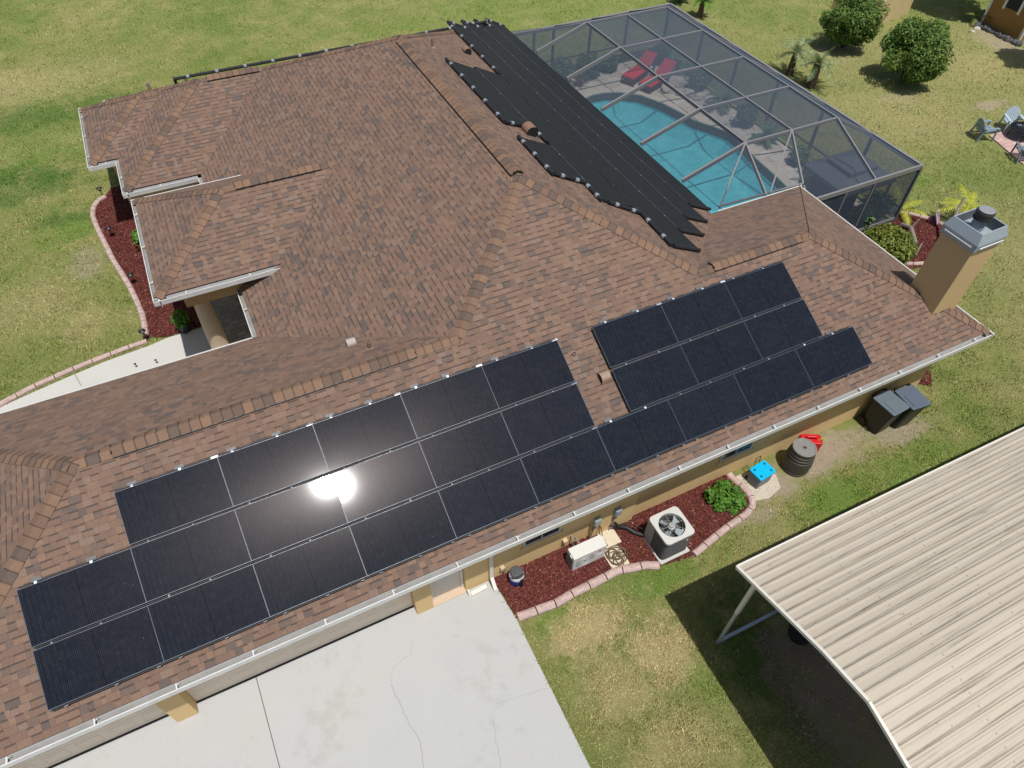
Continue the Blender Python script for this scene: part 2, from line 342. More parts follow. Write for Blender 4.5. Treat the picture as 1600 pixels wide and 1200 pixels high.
def m_gutter():
    m, t, b = newmat('white_gutter_metal'); p = t.pos(); n = t.noise(p, 3, 6, .75)
    up = t.n('SeparateXYZ', {0: t.n('NewGeometry').outputs['Normal']}).outputs[2]
    lowz = t.step(n, .42, .62)
    c = t.mix(t.m('MULTIPLY', lowz, .25), (.66, .65, .62), (.42, .39, .35)); lk(t, b, Base_Color=c, Roughness=.45, Specular_IOR_Level=.4); return m
SAND = [(14.7, -.15, .9, .55, .9), (16.6, .0, 2.2, .55, .85), (18.75, -.32, 1.1, .34, .7), (13.9, -.7, .7, .22, .6), (.15, 16.2, .6, 1.2, .45), (36.2, 11.2, .9, .4, .7),
        (42.0, 15.6, 1.0, 1.6, .6), (34.0, 18.0, 1.6, 1.0, .3), (33.2, 13.3, 1.0, .6, .3)]
SOIL = [(13.1, -4.6, 1.6, 2.3, .95), (14.8, -4.0, 2.3, 1.9, .95), (13, -7, 1.6, 1.5, .9), (37.5, 17.5, .8, .8, .4)]
DEEP = [(-3.5, 22.3, 4.2, 1.3, .8), (-1.5, 21.0, 2.5, .6, .5), (-1.5, 27, 5, 1.2, .5), (11.6, -3.1, .9, 1.6, .7), (0.2, 18.9, 1.8, .5, .6)]
LUSH = [(8.1, -.85, .9, .25, .8), (10.9, -1.05, 1.4, .3, .85), (15.9, -1.15, 1.7, .55, .95), (18.4, -1.2, 1.8, .5, .7), (-.3, 17.9, 1.2, .8, .7), (10.3, -3.4, .5, .9, .5), (29.0, 8.2, .8, .5, .5), (1.0, 24.0, 8, 1.5, .35), (22, 28, 9, 4, .3)]
DRY = [(8.9, -1.3, 1.2, .6, .8), (9.9, -2.3, .9, .9, .75), (8.6, -2.6, .9, 1.0, .55), (9.2, -4.0, 1.2, .8, .5), (40, 14, 4, 2, .3), (35, 14, 9, 6, .28), (30, 3, 5, 4, .25), (-1.6, 14.5, 1.6, 1.8, .35), (2.5, 24.5, 4, 1, .3), (-.2, 13.2, .7, 1.2, .4), (-3, 30, 6, 2, .4)]
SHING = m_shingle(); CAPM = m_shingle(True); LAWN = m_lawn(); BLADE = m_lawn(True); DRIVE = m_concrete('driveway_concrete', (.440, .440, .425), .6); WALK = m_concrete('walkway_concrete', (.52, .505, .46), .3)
MULCH = m_mulch(); PANEL = m_panel(); SCREEN = m_screen(); WATER = m_water(); BASIN = m_basin(); CURB = m_curb(); CARP = m_carport(); GUT = m_gutter()
DECK = m_pavers('travertine_deck', (.50, .43, .34), (.66, .61, .53), .62, .41, (.34, .30, .25)); COURT = m_pavers('grey_entry_pavers', (.26, .245, .20), (.40, .375, .31), .28, .19, (.12, .11, .10))
STUCCO = m_stucco('tan_stucco', (.70, .50, .245)); CHST = m_stucco('chimney_stucco', (.60, .43, .215)); SHEDM = m_stucco('ochre_siding', (.34, .185, .058))
WHITE = plain('white_paint', (.78, .77, .74), .5); FASC = plain('cream_trim', (.72, .68, .60), .5); GDOOR = plain('tan_garage_door', (.80, .68, .53), .5, var=.02, scale=2)
BLACK = plain('black_metal', (.012, .012, .013), .45); RUB = plain('black_rubber', (.018, .018, .019), .6, var=.3); MAT = plain('black_pool_heating_plastic', (.0135, .0145, .0155), .62, var=.35, scale=3, bump=.003, bscale=120, spec=.3)
ALU = plain('bright_aluminium', (.50, .51, .53), .45, .3, var=.05); FRAME = plain('black_anodised_frame', (.055, .075, .105), .4)
GALV = plain('galvanised_steel', (.36, .41, .45), .5, .25, var=.12); CAGE = plain('bronze_grey_aluminium', (.215, .21, .208), .5, var=.08); CAGED = plain('dark_aluminium_post', (.10, .105, .11), .5)
GLASS = plain('dark_window_glass', (.018, .024, .034), .15, spec=.25); GREYP = plain('grey_plastic', (.33, .35, .36), .5)
WOOD = plain('bark', (.11, .075, .05), .9, var=.4, scale=12, bump=.02, bscale=20); TRUNKG = plain('grey_branch', (.25, .22, .18), .9, var=.3, scale=10, bump=.01)
# ------------------------------------------------------------------ house figures
H = 2.55; P = .4895; COSP = 1/math.sqrt(1+P*P)
XE, YN, XA, YA, YG, XW = 20.876, 7.163, 10.872, 6.6585, 3.8466, .741
XS = XW-YG; XJ = XA+YA-YN/2; XG = XA-YA+YG; XV = XG-YG; XM = XA+YA; YM = 21.4; YB = YM-YA
e = .11  # shingles end inside the gutter
def Sz(y): return H+P*y
# ------------------------------------------------------------------ ground and other flat setting
pool = [(20.69,19.03),(21.3,18.98),(21.9,18.75),(22.6,18.17),(23.1,17.1),(23.35,16.1),(23.49,15.36),(23.85,14.74),(24.2,14.0),(24.2,13.3),(24.11,12.78),(23.95,12.0),(23.9,11.35),(23.83,10.52),(23.71,9.65),(23.3,8.9),(22.3,8.5),(21.2,8.7),(20.2,9.2),(19.7,10.5),(19.7,12.2),(19.7,13.6),(19.6,14.8),(19.4,16.0),(19.2,17.2),(19.5,18.3),(20.1,18.85)]
cage_rect = [(17.2, 6.75), (25.6, 6.75), (25.6, 21.1), (17.2, 21.1)]
gm = MB().flat([(-200, -200), (250, -200), (250, 260), (-200, 260)], [cage_rect], 0.0)
tag(gm.build('lawn', LAWN), kind='structure')
drive = [(7.30, .75), (7.40, -.46), (7.38, -12), (-14, -12), (-14, .75)]
tag(MB().flat(drive, [], .012).build('driveway', DRIVE), 'pale concrete driveway in front of the garage doors', kind='structure')
# driveway saw-cut joint and hairline cracks (wear in the slab, laid as thin dark sheets)
def strip(pts, wd, z, name, mat, parent=None):
    m = MB()
    for i in range(len(pts)-1):
        a, b = Vector(pts[i]), Vector(pts[i+1]); d = (b-a).normalized(); n = Vector((-d.y, d.x))*wd/2; a -= d*wd*.3; b += d*wd*.3
        m.poly([(a.x-n.x, a.y-n.y, z+i*1e-5), (b.x-n.x, b.y-n.y, z+i*1e-5), (b.x+n.x, b.y+n.y, z+i*1e-5), (a.x+n.x, a.y+n.y, z+i*1e-5)])
    return m.build(name, mat, parent)
JOINT = plain('dark_joint', (.13, .115, .10), .9); CRK = plain('crack_dirt', (.27, .255, .225), .95)
def wiggle(pts, s):
    out = []
    for i in range(len(pts)-1):
        a, b = Vector(pts[i]), Vector(pts[i+1]); n = max(2, int((b-a).length/.09))
        for k in range(n):
            q = a.lerp(b, k/n); out.append((q.x+random.gauss(0, s), q.y+random.gauss(0, s)))
    return out+[pts[-1]]
j = strip(gps([(399, 1053), (440, 1210)]), .016, .017, 'driveway_joint', JOINT); tag(j, kind='structure')
for pts, wd in (([(612, 1070), (622, 1095), (640, 1130), (657, 1160), (664, 1215)], .010), ([(646, 1000), (642, 1022), (615, 1042), (611, 1068)], .005), ([(770, 1128), (776, 1160), (786, 1215)], .006), ([(776, 1100), (840, 1080), (872, 1072)], .005)):
    tag(strip(wiggle(gps(pts), .012), wd, .0175, 'driveway_crack', CRK), kind='structure')
# front walk
walk = gps([(232, 541), (165, 565), (110, 588), (55, 612), (0, 637), (-60, 670)]) + [(-4.5, 7.0), (4.7, 7.0), (4.7, 10.2), (3.25, 10.4), (3.2, 11.6)] + gps([(309, 514), (262, 528)])
tag(MB().flat(walk[:], [], .012).build('walkway', WALK), 'pale concrete front walk beside the garage', kind='structure')
tag(strip(gps([(117, 585), (127, 603)]), .014, .017, 'walkway_joint', JOINT), kind='structure')
tag(MB().flat([(3.15, 9.2), (4.75, 9.2), (4.75, 10.0), (4.75, 15.7), (2.9, 15.7), (2.9, 12), (3.15, 10.2)], [], .03).build('entry_pavers', COURT), kind='structure')
# mulch beds
bedS_out = gps([(808, 966), (840, 954), (870, 943), (895, 928), (925, 913), (945, 903), (965, 892), (1010, 884), (1030, 885)])
bedS = [(7.33, .6)] + bedS_out + gps([(1085, 868), (1108, 847), (1130, 829), (1165, 804)]) + [(13.83, -.45), (13.86, 0), (13.77, .6)]
def inpoly(px, py, poly):
    r = np.zeros(len(px), bool); n = len(poly)
    for i in range(n):
        (x1, y1), (x2, y2) = poly[i], poly[(i+1) % n]
        c = ((y1 > py) != (y2 > py)) & (px < (x2-x1)*(py-y1)/((y2-y1) if y2 != y1 else 1e-9)+x1); r ^= c
    return r
def mulch(poly, nchips, name='mulch_bed'):
    a = np.array(poly); lo, hi = a.min(0), a.max(0)
    q = rng.uniform(lo, hi, (nchips*3, 2)); q = q[inpoly(q[:, 0], q[:, 1], poly)][:nchips]; n = len(q)
    L = rng.uniform(.02, .055, n); W = rng.uniform(.008, .018, n); th = rng.uniform(0, 2*PI, n); ti = rng.uniform(-.5, .5, n)
    dx = np.stack([np.cos(th)*np.cos(ti), np.sin(th)*np.cos(ti), np.sin(ti)], 1); dy = np.stack([-np.sin(th), np.cos(th), rng.uniform(-.5, .5, n)], 1)
    c = np.concatenate([q, (.035+rng.uniform(0, .02, n))[:, None]], 1)
    V = np.stack([c-dx*L[:, None]-dy*W[:, None], c+dx*L[:, None]-dy*W[:, None], c+dx*L[:, None]+dy*W[:, None], c-dx*L[:, None]+dy*W[:, None]], 1).reshape(-1, 3)
    m = MB().flat(poly, [], .03); b = len(m.v); m.v += [tuple(v) for v in V]; m.f += [tuple(b+4*i+k for k in range(4)) for i in range(n)]; m.uv += [[(0, 0)]*4]*n
    return tag(m.build(name, MULCH), 'dark red bark mulch', kind='stuff')
mulch(bedS, 9000)
frontpts = [(165,308),(155,315),(147,325),(146,340),(152,355),(160,372),(168,388),(178,408),(192,430),(205,452),(216,475),(224,495),(227,512),(229,528)]
front_out = gps(frontpts); bedF = front_out + gps([(261, 527), (309, 513)]) + [(3.2, 11.62), (3.2, 15.5), (2.6, 20.2), (1.2, 20.2)]
mulch(bedF, 7000)
se_out = gps([(1400, 331), (1415, 334), (1440, 340), (1468, 350), (1484, 362)]); bedE = se_out + [(26.9, 4.6), (25.0, 4.4), (24.1, 4.5), (22.9, 4.4), (21.0, 4.6), (20.45, 5.2), (20.45, 6.5), (25.7, 6.6)]
mulch(bedE, 4000)
mulch([(20.4, .9), (20.9, .5), (21.3, .9), (21.25, 1.5), (20.9, 2.0), (20.4, 2.1)], 500)
def curb(pts, label, wd=.17, ht=.11, seg=.42):
    m = MB(); P_ = [Vector(p) for p in pts]; d = [0]
    for i in range(1, len(P_)): d.append(d[-1]+(P_[i]-P_[i-1]).length)
    def at(s):
        s = max(0, min(d[-1], s))
        for i in range(1, len(d)):
            if s <= d[i]+1e-9: return P_[i-1].lerp(P_[i], (s-d[i-1])/max(1e-6, d[i]-d[i-1]))
        return P_[-1]
    n = max(1, round(d[-1]/seg)); st = d[-1]/n
    prof = [(-.5, 0), (-.5, .6), (-.34, .92), (-.1, 1), (.15, .96), (.4, .7), (.5, .3), (.5, 0)]
    for k in range(n):
        ss = [k*st+.012+(st-.024)*q/3 for q in range(4)]; rings = []
        for s_ in ss:
            p = at(s_); t_ = (at(s_+.06)-at(s_-.06)).normalized(); nn = Vector((-t_.y, t_.x)); rings.append([(p.x+nn.x*a*wd+.006*noise.noise((p.x*3, p.y*3, a*2)), p.y+nn.y*a*wd+.006*noise.noise((p.y*3, p.x*3, a*2)), b*ht*(1+.12*noise.noise((p.x*2.1+a, p.y*2.1, 0)))) for a, b in prof])
        for r0, r1 in zip(rings, rings[1:]):
            for q in range(len(prof)-1): m.poly([r0[q], r1[q], r1[q+1], r0[q+1]])
        m.poly(rings[0]); m.poly(rings[-1][::-1])
    o = m.build('landscape_curb', CURB); return tag(o, label, 'curb')
curb(bedS_out, 'pink stamped concrete curb between the driveway corner and the grey condenser pad', .2, .12)
curb(gps([(1083, 868), (1108, 847), (1130, 829), (1150, 815), (1168, 802), (1176, 790), (1172, 776), (1160, 762), (1145, 750), (1138, 742)]), 'short pink curb bending round the bright green vine bush', .17, .11)
curb(front_out, 'pink curb winding along the front mulch bed with the path lights', .17, .11, .34)
curb(gps([(-30, 656), (0, 634), (50, 607), (110, 580), (165, 558), (205, 543), (231, 534)]), 'pink curb along the pale front walk at the left edge', .17, .11, .5)
curb(se_out, 'pink curb edging the mulch bed behind the chimney', .16, .11)
curb(gps([(1405, 412), (1425, 414), (1442, 413)]), 'pink curb piece showing beside the chimney foot', .16, .11)
# ------------------------------------------------------------------ grass blades
def grass(n0):
    fx, fy = rng.uniform(-40, 1640, n0*2), rng.uniform(-20, 1230, n0*2)
    # uniform over the picture area in view = density falling with distance
    a = np.array(RM); d = np.stack([(fx-800)/FPX, -(fy-600)/FPX, -np.ones_like(fx)], 1) @ a.T
    t_ = -CZ/d[:, 2]; x = CX+d[:, 0]*t_; y = CY+d[:, 1]*t_
    bad = np.zeros(len(x), bool)
    for poly in (drive, walk, bedS, bedF, bedE, cage_rect, [(-3, .3), (20.6, .3), (20.6, 6.8), (17.4, 6.8), (17.4, 21.2), (1.9, 21.2), (1.9, 17), (2.6, 15.5), (2.9, 9), (4.7, 7.3), (-3, 7.3)], [(33.3, 7.0), (36, 7.0), (36, 9.6), (33.3, 9.6)]):
        bad |= inpoly(x, y, poly)
    for cx, cy, rx, ry, s in SAND+SOIL: bad |= (((x-cx)/rx)**2+((y-cy)/ry)**2 < .75) & (rng.random(len(x)) < s*.9)
    x, y, t_ = x[~bad][:n0], y[~bad][:n0], t_[~bad][:n0]; n = len(x)
    cl = np.array([noise.noise((a_*1.7, b_*1.7, 3.3))+.6*noise.noise((a_*5.1, b_*5.1, 1.3)) for a_, b_ in zip(x, y)]); h = rng.uniform(.02, .07, n)*(1+.9*np.clip(cl, -.7, 1.2)); wd = .004+.00045*t_; th = rng.uniform(0, 2*PI, n); ln = rng.normal(0, .5, (n, 2))*h[:, None]
    b = np.stack([x, y, np.zeros(n)], 1); s_ = np.stack([np.cos(th)*wd, np.sin(th)*wd, np.zeros(n)], 1)
    tip = b+np.concatenate([ln, h[:, None]], 1)
    V = np.stack([b-s_, b+s_, tip], 1).reshape(-1, 3)
    o = fast_mesh('grass', V, np.arange(3*n).reshape(-1, 3), BLADE); return tag(o, 'short mixed green and dry lawn grass', 'grass', kind='stuff')
grass(330000)
# ------------------------------------------------------------------ house
house = thing('house', 'large tan stucco house with brown shingled hip roofs and a chimney', 'house', (9, 5, 0))
roof = MB()
def rp(pts, ax, org_, sgn=1):
    """roof polygon given in plan with heights; uv: metres along the eave / up the slope"""
    uv = []
    for x, y, z in pts:
        up = (z-org_)/(P*COSP); uv.append(((x if ax == 'x' else y)*sgn, up))
    roof.poly(pts, uv)
def zz(d, b=H): return b+P*d
rp([(XS+e, e, zz(e)), (XE-e, e, zz(e)), (XE-YN/2, YN/2, zz(YN/2)), (XJ, YN/2, zz(YN/2)), (XA, YA, zz(YA)), (XG, YG, zz(YG)), (XW, YG, zz(YG))], 'x', H)
rp([(XS+e, 2*YG-e, zz(e)), (XS+e, e, zz(e)), (XW, YG, zz(YG))], 'y', H, -1)
rp([(XV+e, 2*YG-e, zz(e)), (XS+e, 2*YG-e, zz(e)), (XW, YG, zz(YG)), (XG, YG, zz(YG))], 'x', H, -1)
rp([(XV+e, YM-e, zz(e)), (XV+e, 2*YG-e, zz(e)), (XG, YG, zz(YG)), (XA, YA, zz(YA)), (XA, YB, zz(YA))], 'y', H, -1)
rp([(XM-e, YM-e, zz(e)), (XV+e, YM-e, zz(e)), (XA, YB, zz(YA))], 'x', H, -1)
rp([(XM-e, YN-e, zz(e)), (XM-e, YM-e, zz(e)), (XA, YB, zz(YA)), (XA, YA, zz(YA)), (XJ, YN/2, zz(YN/2))], 'y', H)
rp([(XE-e, YN-e, zz(e)), (XM-e, YN-e, zz(e)), (XJ, YN/2, zz(YN/2)), (XE-YN/2, YN/2, zz(YN/2))], 'x', H, -1)
rp([(XE-e, e, zz(e)), (XE-e, YN-e, zz(e)), (XE-YN/2, YN/2, zz(YN/2))], 'y', H)
# north-west wing
x0, ya, yb = 2.05, 15.2, YM; hw = (yb-ya)/2; xr = XV+hw
rp([(x0+e, ya+e, zz(e)), (XV+e, ya+e, zz(e)), (xr, ya+hw, zz(hw)), (x0+hw, ya+hw, zz(hw))], 'x', H)
rp([(x0+e, yb-e, zz(e)), (x0+e, ya+e, zz(e)), (x0+hw, ya+hw, zz(hw))], 'y', H, -1)
rp([(XV+e, yb-e, zz(e)+.004), (x0+e, yb-e, zz(e)+.004), (x0+hw, ya+hw, zz(hw)), (xr, ya+hw, zz(hw))], 'x', H, -1)
NWR = ((x0+hw, ya+hw, zz(hw)), (xr, ya+hw, zz(hw)))
# bump-out of that wing
bx, by0, by1 = 1.25, 17.15, 21.2; bw = (by1-by0)/2
rp([(bx+e, by0+e, zz(e)), (x0+e, by0+e, zz(e)), (x0+bw, by0+bw, zz(bw)), (bx+bw, by0+bw, zz(bw))], 'x', H)
rp([(bx+e, by1-e, zz(e)), (bx+e, by0+e, zz(e)), (bx+bw, by0+bw, zz(bw))], 'y', H, -1)
rp([(x0+e, by1-e, zz(e)), (bx+e, by1-e, zz(e)), (bx+bw, by0+bw, zz(bw)), (x0+bw, by0+bw, zz(bw))], 'x', H, -1)
# portico, eaves .57 higher
HP = H+.57; qx, q0, q1 = 2.34, 9.2, 13.87; qw = (q1-q0)/2; xk = XV+.57/P
rp([(qx+e, q0+e, zz(e, HP)), (xk+e, q0+e, zz(e, HP)), (xk+qw, q0+qw, zz(qw, HP)), (qx+qw, q0+qw, zz(qw, HP))], 'x', HP)
rp([(qx+e, q1-e, zz(e, HP)), (qx+e, q0+e, zz(e, HP)), (qx+qw, q0+qw, zz(qw, HP))], 'y', HP, -1)
rp([(xk+e, q1-e, zz(e, HP)), (qx+e, q1-e, zz(e, HP)), (qx+qw, q0+qw, zz(qw, HP)), (xk+qw, q0+qw, zz(qw, HP))], 'x', HP, -1)
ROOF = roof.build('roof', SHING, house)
# ridge and hip caps
nS, nN, nW, nE = [Vector(v).normalized() for v in ((0, -P, 1), (0, P, 1), (-P, 0, 1), (P, 0, 1))]
UVK = [0]
def cap(a, b, n1, n2, lift=0.0, wd=.155, seg=.19):
    a, b = Vector(a), Vector(b); d = (b-a); L = d.length; d.normalize(); m = MB()
    def side(n):
        s = n.cross(d).normalized()
        return s if s.z < 0 else -s
    s1, s2 = side(n1), side(n2); up = (n1+n2).normalized(); k = max(1, int(L/seg)); st = L/k
    for i in range(k):
        p0, p1 = a+d*st*i, a+d*st*(i+1.12); h0, h1 = lift+.014, lift+.023; u0 = UVK[0]
        A0, T0, B0 = p0+s1*wd+n1*h0*.6, p0+up*h0, p0+s2*wd+n2*h0*.6
        A1, T1, B1 = p1+s1*wd+n1*h1*.8, p1+up*h1, p1+s2*wd+n2*h1*.8
        m.poly([A0, A1, T1, T0], [(u0, 0), (u0+.98, 0), (u0+.98, 1), (u0, 1)]); m.poly([T0, T1, B1, B0], [(u0, 1), (u0+.98, 1), (u0+.98, 2), (u0, 2)])
        dn = up*-.013; m.poly([A1, A1+n1*-.013, T1+dn, T1], [(u0+.97, 0)]*4); m.poly([T1, T1+dn, B1+n2*-.013, B1], [(u0+.97, 0)]*4)
        if i == 0: m.poly([A0, T0, T0+dn, A0+n1*-.013], [(u0+.97, 0)]*4)
        UVK[0] += 1
    m.build('ridge_cap', CAPM, ROOF)
def vent(a, b, n1, n2, wd=.165, ht=.05):
    a, b = Vector(a), Vector(b); d = (b-a).normalized(); m = MB()
    def side(n):
        s = n.cross(d).normalized(); return s if s.z < 0 else -s
    for n in (n1, n2):
        s = side(n); c = (a+b)/2+s*(wd-.012)+n*ht*.45; x = d; z = n; y = z.cross(x)
        m.box(c, ((b-a).length, .022, ht*.9), Matrix((x, y, z)).transposed())
    for q in (a, b): m.box(q+Vector((0, 0, ht*.2)), (.2 if abs(d.y) > .5 else .02, .02 if abs(d.y) > .5 else .2, .05))
    m.build('ridge_vent', BLACK, ROOF); cap(a, b, n1, n2, ht)
pa = lambda x, y, b=H, d=None: (x, y, b+P*d)
W_, G_, A_, B_, J_, E_ = (XW, YG, zz(YG)), (XG, YG, zz(YG)), (XA, YA, zz(YA)), (XA, YB, zz(YA)), (XJ, YN/2, zz(YN/2)), (XE-YN/2, YN/2, zz(YN/2))
cap((XS+e, e, zz(e)), W_, nS, nW); cap((XS+e, 2*YG-e, zz(e)), W_, nN, nW); cap(G_, A_, nS, nW); cap(J_, A_, nS, nE); cap((XE-e, e, zz(e)), E_, nS, nE)
mv = MB(); mv.poly([(XE-e-.01, YN-e, zz(e)+.006), (XE-e+.015, YN-e, zz(e)+.002), (E_[0]+.01, E_[1], E_[2]+.008), (E_[0]-.012, E_[1], E_[2]+.008)]); mv.build('hip_seam', BLACK, ROOF)
def lerp3(a, b, t_): return tuple(Vector(a).lerp(Vector(b), t_))
cap(lerp3(W_, G_, .0), lerp3(W_, G_, .09), nS, nN); vent(lerp3(W_, G_, .09), lerp3(W_, G_, .87), nS, nN); cap(lerp3(W_, G_, .87), G_, nS, nN)
cap(J_, lerp3(J_, E_, .12), nS, nN); vent(lerp3(J_, E_, .12), lerp3(J_, E_, .9), nS, nN); cap(lerp3(J_, E_, .9), E_, nS, nN)
vent(lerp3(A_, B_, .02), lerp3(A_, B_, .97), nW, nE); cap((XV+e, YM-e, zz(e)), B_, nW, nN); cap((XM-e, YM-e, zz(e)), B_, nE, nN)
cap((x0+e, ya+e, zz(e)), NWR[0], nS, nW); cap((x0+e, yb-e, zz(e)), NWR[0], nN, nW); vent(lerp3(*NWR, .15), lerp3(*NWR, .9), nS, nN)
BR = (bx+bw, by0+bw, zz(bw)); cap((bx+e, by0+e, zz(e)), BR, nS, nW); cap((bx+e, by1-e, zz(e)), BR, nN, nW); cap(BR, (x0+bw, by0+bw, zz(bw)), nS, nN)
PR0, PR1 = (qx+qw, q0+qw, zz(qw, HP)), (xk+qw, q0+qw, zz(qw, HP)); cap((qx+e, q0+e, zz(e, HP)), PR0, nS, nW); cap((qx+e, q1-e, zz(e, HP)), PR0, nN, nW)
cap(PR0, lerp3(PR0, PR1, .12), nS, nN); vent(lerp3(PR0, PR1, .12), lerp3(PR0, PR1, .86), nS, nN); cap(lerp3(PR0, PR1, .86), PR1, nS, nN)
# gutters
TROUGH = plain('dirty_gutter_trough', (.25, .245, .23), .7, var=.35, scale=5, dirt=.5, dcol=(.2, .17, .14))
def gutter(a, b, inw, z=H, hang=1.2, deep=.12):
    a, b, n = Vector((*a, z)), Vector((*b, z)), Vector((*inw, 0)); m = MB(); up = Vector((0, 0, 1))
    m.bar(a+n*.006-up*deep/2, b+n*.006-up*deep/2, .012, deep); m.bar(a+n*.009+up*.004, b+n*.009+up*.004, .020, .010)
    tr_ = MB(); tr_.bar(a+n*.066-up*(deep*.55), b+n*.066-up*(deep*.55), .104, .012); tr_.build('gutter_trough', TROUGH, ROOF); m.bar(a+n*.066-up*(deep-.006), b+n*.066-up*(deep-.006), .106, .012); m.bar(a+n*.126-up*.055, b+n*.126-up*.055, .014, deep+.01)
    d = (b-a).normalized(); L = (b-a).length; k = max(1, int(L/hang))
    for i in range(k):
        c = a+d*(L*(i+.5)/k)+n*.066+up*.012; m.box(c, (.025, .12, .008) if abs(d.x) > .5 else (.12, .025, .008)); c2 = c+d*.03+n*.02; m.box(c2, (.05, .012, .012) if abs(d.x) > .5 else (.012, .05, .012))
    for q in (a, b): m.box(q+n*.066-up*.06, (.006, .13, .12) if abs(d.x) > .5 else (.13, .006, .12))
    m.build('gutter', GUT, ROOF)
    f = MB(); f.bar(a+n*.15-up*.09, b+n*.15-up*.09, .02, .17); f.build('fascia', FASC, ROOF)
DRIPM = plain('weathered_drip_edge', (.55, .54, .51), .5)
def drip(a, b, inw, z=H, ht=.16):
    a, b, n = Vector((*a, z)), Vector((*b, z)), Vector((*inw, 0)); up = Vector((0, 0, 1)); m = MB()
    m.bar(a+n*.085-up*(ht/2-.03), b+n*.085-up*(ht/2-.03), .03, ht); m.bar(a+n*.085+up*.042, b+n*.085+up*.042, .045, .010); m.build('fascia', DRIPM, ROOF)
gutter((XS, 0), (XE, 0), (0, 1)); drip((XE, 0), (XE, YN), (-1, 0)); drip((XM+.15, YN), (XE, YN), (0, -1)); drip((XM, YN+.1), (XM, YM), (-1, 0)); gutter((XM+.02, YM-.35), (XM+.02, YM), (-1, 0))
drip((XS, 2*YG), (XV, 2*YG), (0, -1)); gutter((XV, 2*YG), (XV, 9.75), (1, 0)); gutter((qx, q0), (xk+.05, q0), (0, 1), HP, 1.3); gutter((qx, q0), (qx, q1), (1, 0), HP, 1.3); drip((qx, q1), (xk, q1), (0, -1), HP)
gutter((x0, ya), (XV, ya), (0, 1)); gutter((x0, ya), (x0, by0), (1, 0)); gutter((bx, by0), (x0+.25, by0), (0, 1)); gutter((bx, by0), (bx, by1), (1, 0)); drip((bx, by1), (x0, by1), (0, -1)); gutter((x0, by1), (x0, yb), (1, 0)); drip((x0, yb), (XM, yb), (0, -1)); gutter((XV, q1-.4), (XV, ya), (1, 0))
# soffits
sf = MB()
for lo, hi in (((XS+.15, .15), (XE-.15, .75)), ((XE-.75, .75), (XE-.15, YN-.1)), ((XM-.7, YN), (XM-.1, YM-.1)), ((XM, YN-.7), (XE-.75, YN-.1)), ((XS+.15, 2*YG-.7), (XV+.2, 2*YG-.1)), ((XV+.1, 2*YG-.1), (XV+.7, YM-.1)), ((x0+.1, ya+.1), (XV+.1, ya+.7)), ((x0+.1, ya+.7), (x0+.7, yb-.1)), ((bx+.1, by0+.1), (x0+.1, by1-.1))):
    sf.b2((*lo, H-.16), (*hi, H-.14))
sf.build('soffit', FASC, house)
# walls
wl = MB()
def wb(xa, ya_, xb, yb_, z0=0, z1=H-.15): wl.b2((xa, ya_, z0), (xb, yb_, z1))
wb(6.68, .6, 20.3, .8); wb(20.1, .8, 20.3, 6.6); wb(17.0, 6.4, 20.1, 6.6); wb(16.75, 6.4, 16.95, 20.8); wb(2.65, 20.6, 16.75, 20.8); wb(2.65, 15.8, 2.85, 20.6); wb(2.85, 15.8, 4.8, 16.0)
wb(1.85, 17.75, 2.65, 17.95); wb(1.85, 17.95, 2.05, 20.6); wb(4.8, 7.1, 5.0, 15.8); wb(-2.5, 6.9, 4.8, 7.1); wb(-2.5, .8, -2.3, 6.9)
wb(5.92, .86, 6.68, .98, 2.05); wb(-2.5, .62, -2.2, .8)
wl.build('wall', STUCCO, house)
tb = MB(); tb.b2((.95, .62, 2.16), (5.52, .82, H-.15)); tb.b2((-2.2, .62, 2.16), (.55, .82, H-.15)); tb.b2((5.90, .64, 2.1), (6.70, .86, H-.15)); tb.build('door_header', STUCCO, house)
def pillar(xa, xb, y0=.555, y1=.9): MB().b2((xa, y0, 0), (xb, y1, H-.15)).build('wall_pillar', STUCCO, house, bevel=.012)
pillar(.55, .95); pillar(5.52, 5.90)
ch2 = MB(); ch2.b2((9.65, .56, 0), (10.65, .61, .02)); 
mpil = MB(); mpil.b2((9.78, .53, 0), (10.95, .61, H-.15)); mpil.build('wall_pilaster', STUCCO, house)
def garage_door(xa, xb, y=.78, ht=2.16):
    o = MB().b2((xa, y, .05), (xb, y+.05, ht)).build('garage_door', GDOOR, house)
    rel = MB(); nc = max(3, round((xb-xa)/.62)); wx = (xb-xa)/nc
    for r in range(4):
        for c in range(nc):
            a, b, z0, z1 = xa+c*wx+.08, xa+(c+1)*wx-.08, .05+r*.5275+.1, .05+(r+1)*.5275-.1
            for lo, hi in (((a, z0), (b, z0+.018)), ((a, z1-.018), (b, z1)), ((a, z0+.018), (a+.018, z1-.018)), ((b-.018, z0+.018), (b, z1-.018))):
                rel.b2((lo[0], y-.004, lo[1]), (hi[0], y-.001, hi[1]))
        if r: rel.b2((xa, y-.003, .05+r*.5275-.006), (xb, y-.001, .05+r*.5275+.006))
    rel.build('door_panel_relief', GDOOR, o); MB().b2((xa, y-.03, .0), (xb, y+.04, .05)).build('bottom_seal', RUB, o)
garage_door(.96, 5.51); garage_door(-2.3, .54)
dr = MB().b2((5.97, .74, .03), (6.61, .79, 2.05)).build('entry_door', plain('pale_door', (.62, .57, .50), .5, var=.04), house, bevel=.006)
fr = MB(); fr.b2((5.91, .70, 0), (5.97, .86, 2.1)); fr.b2((6.61, .70, 0), (6.67, .86, 2.1)); fr.build('door_frame', FASC, dr)
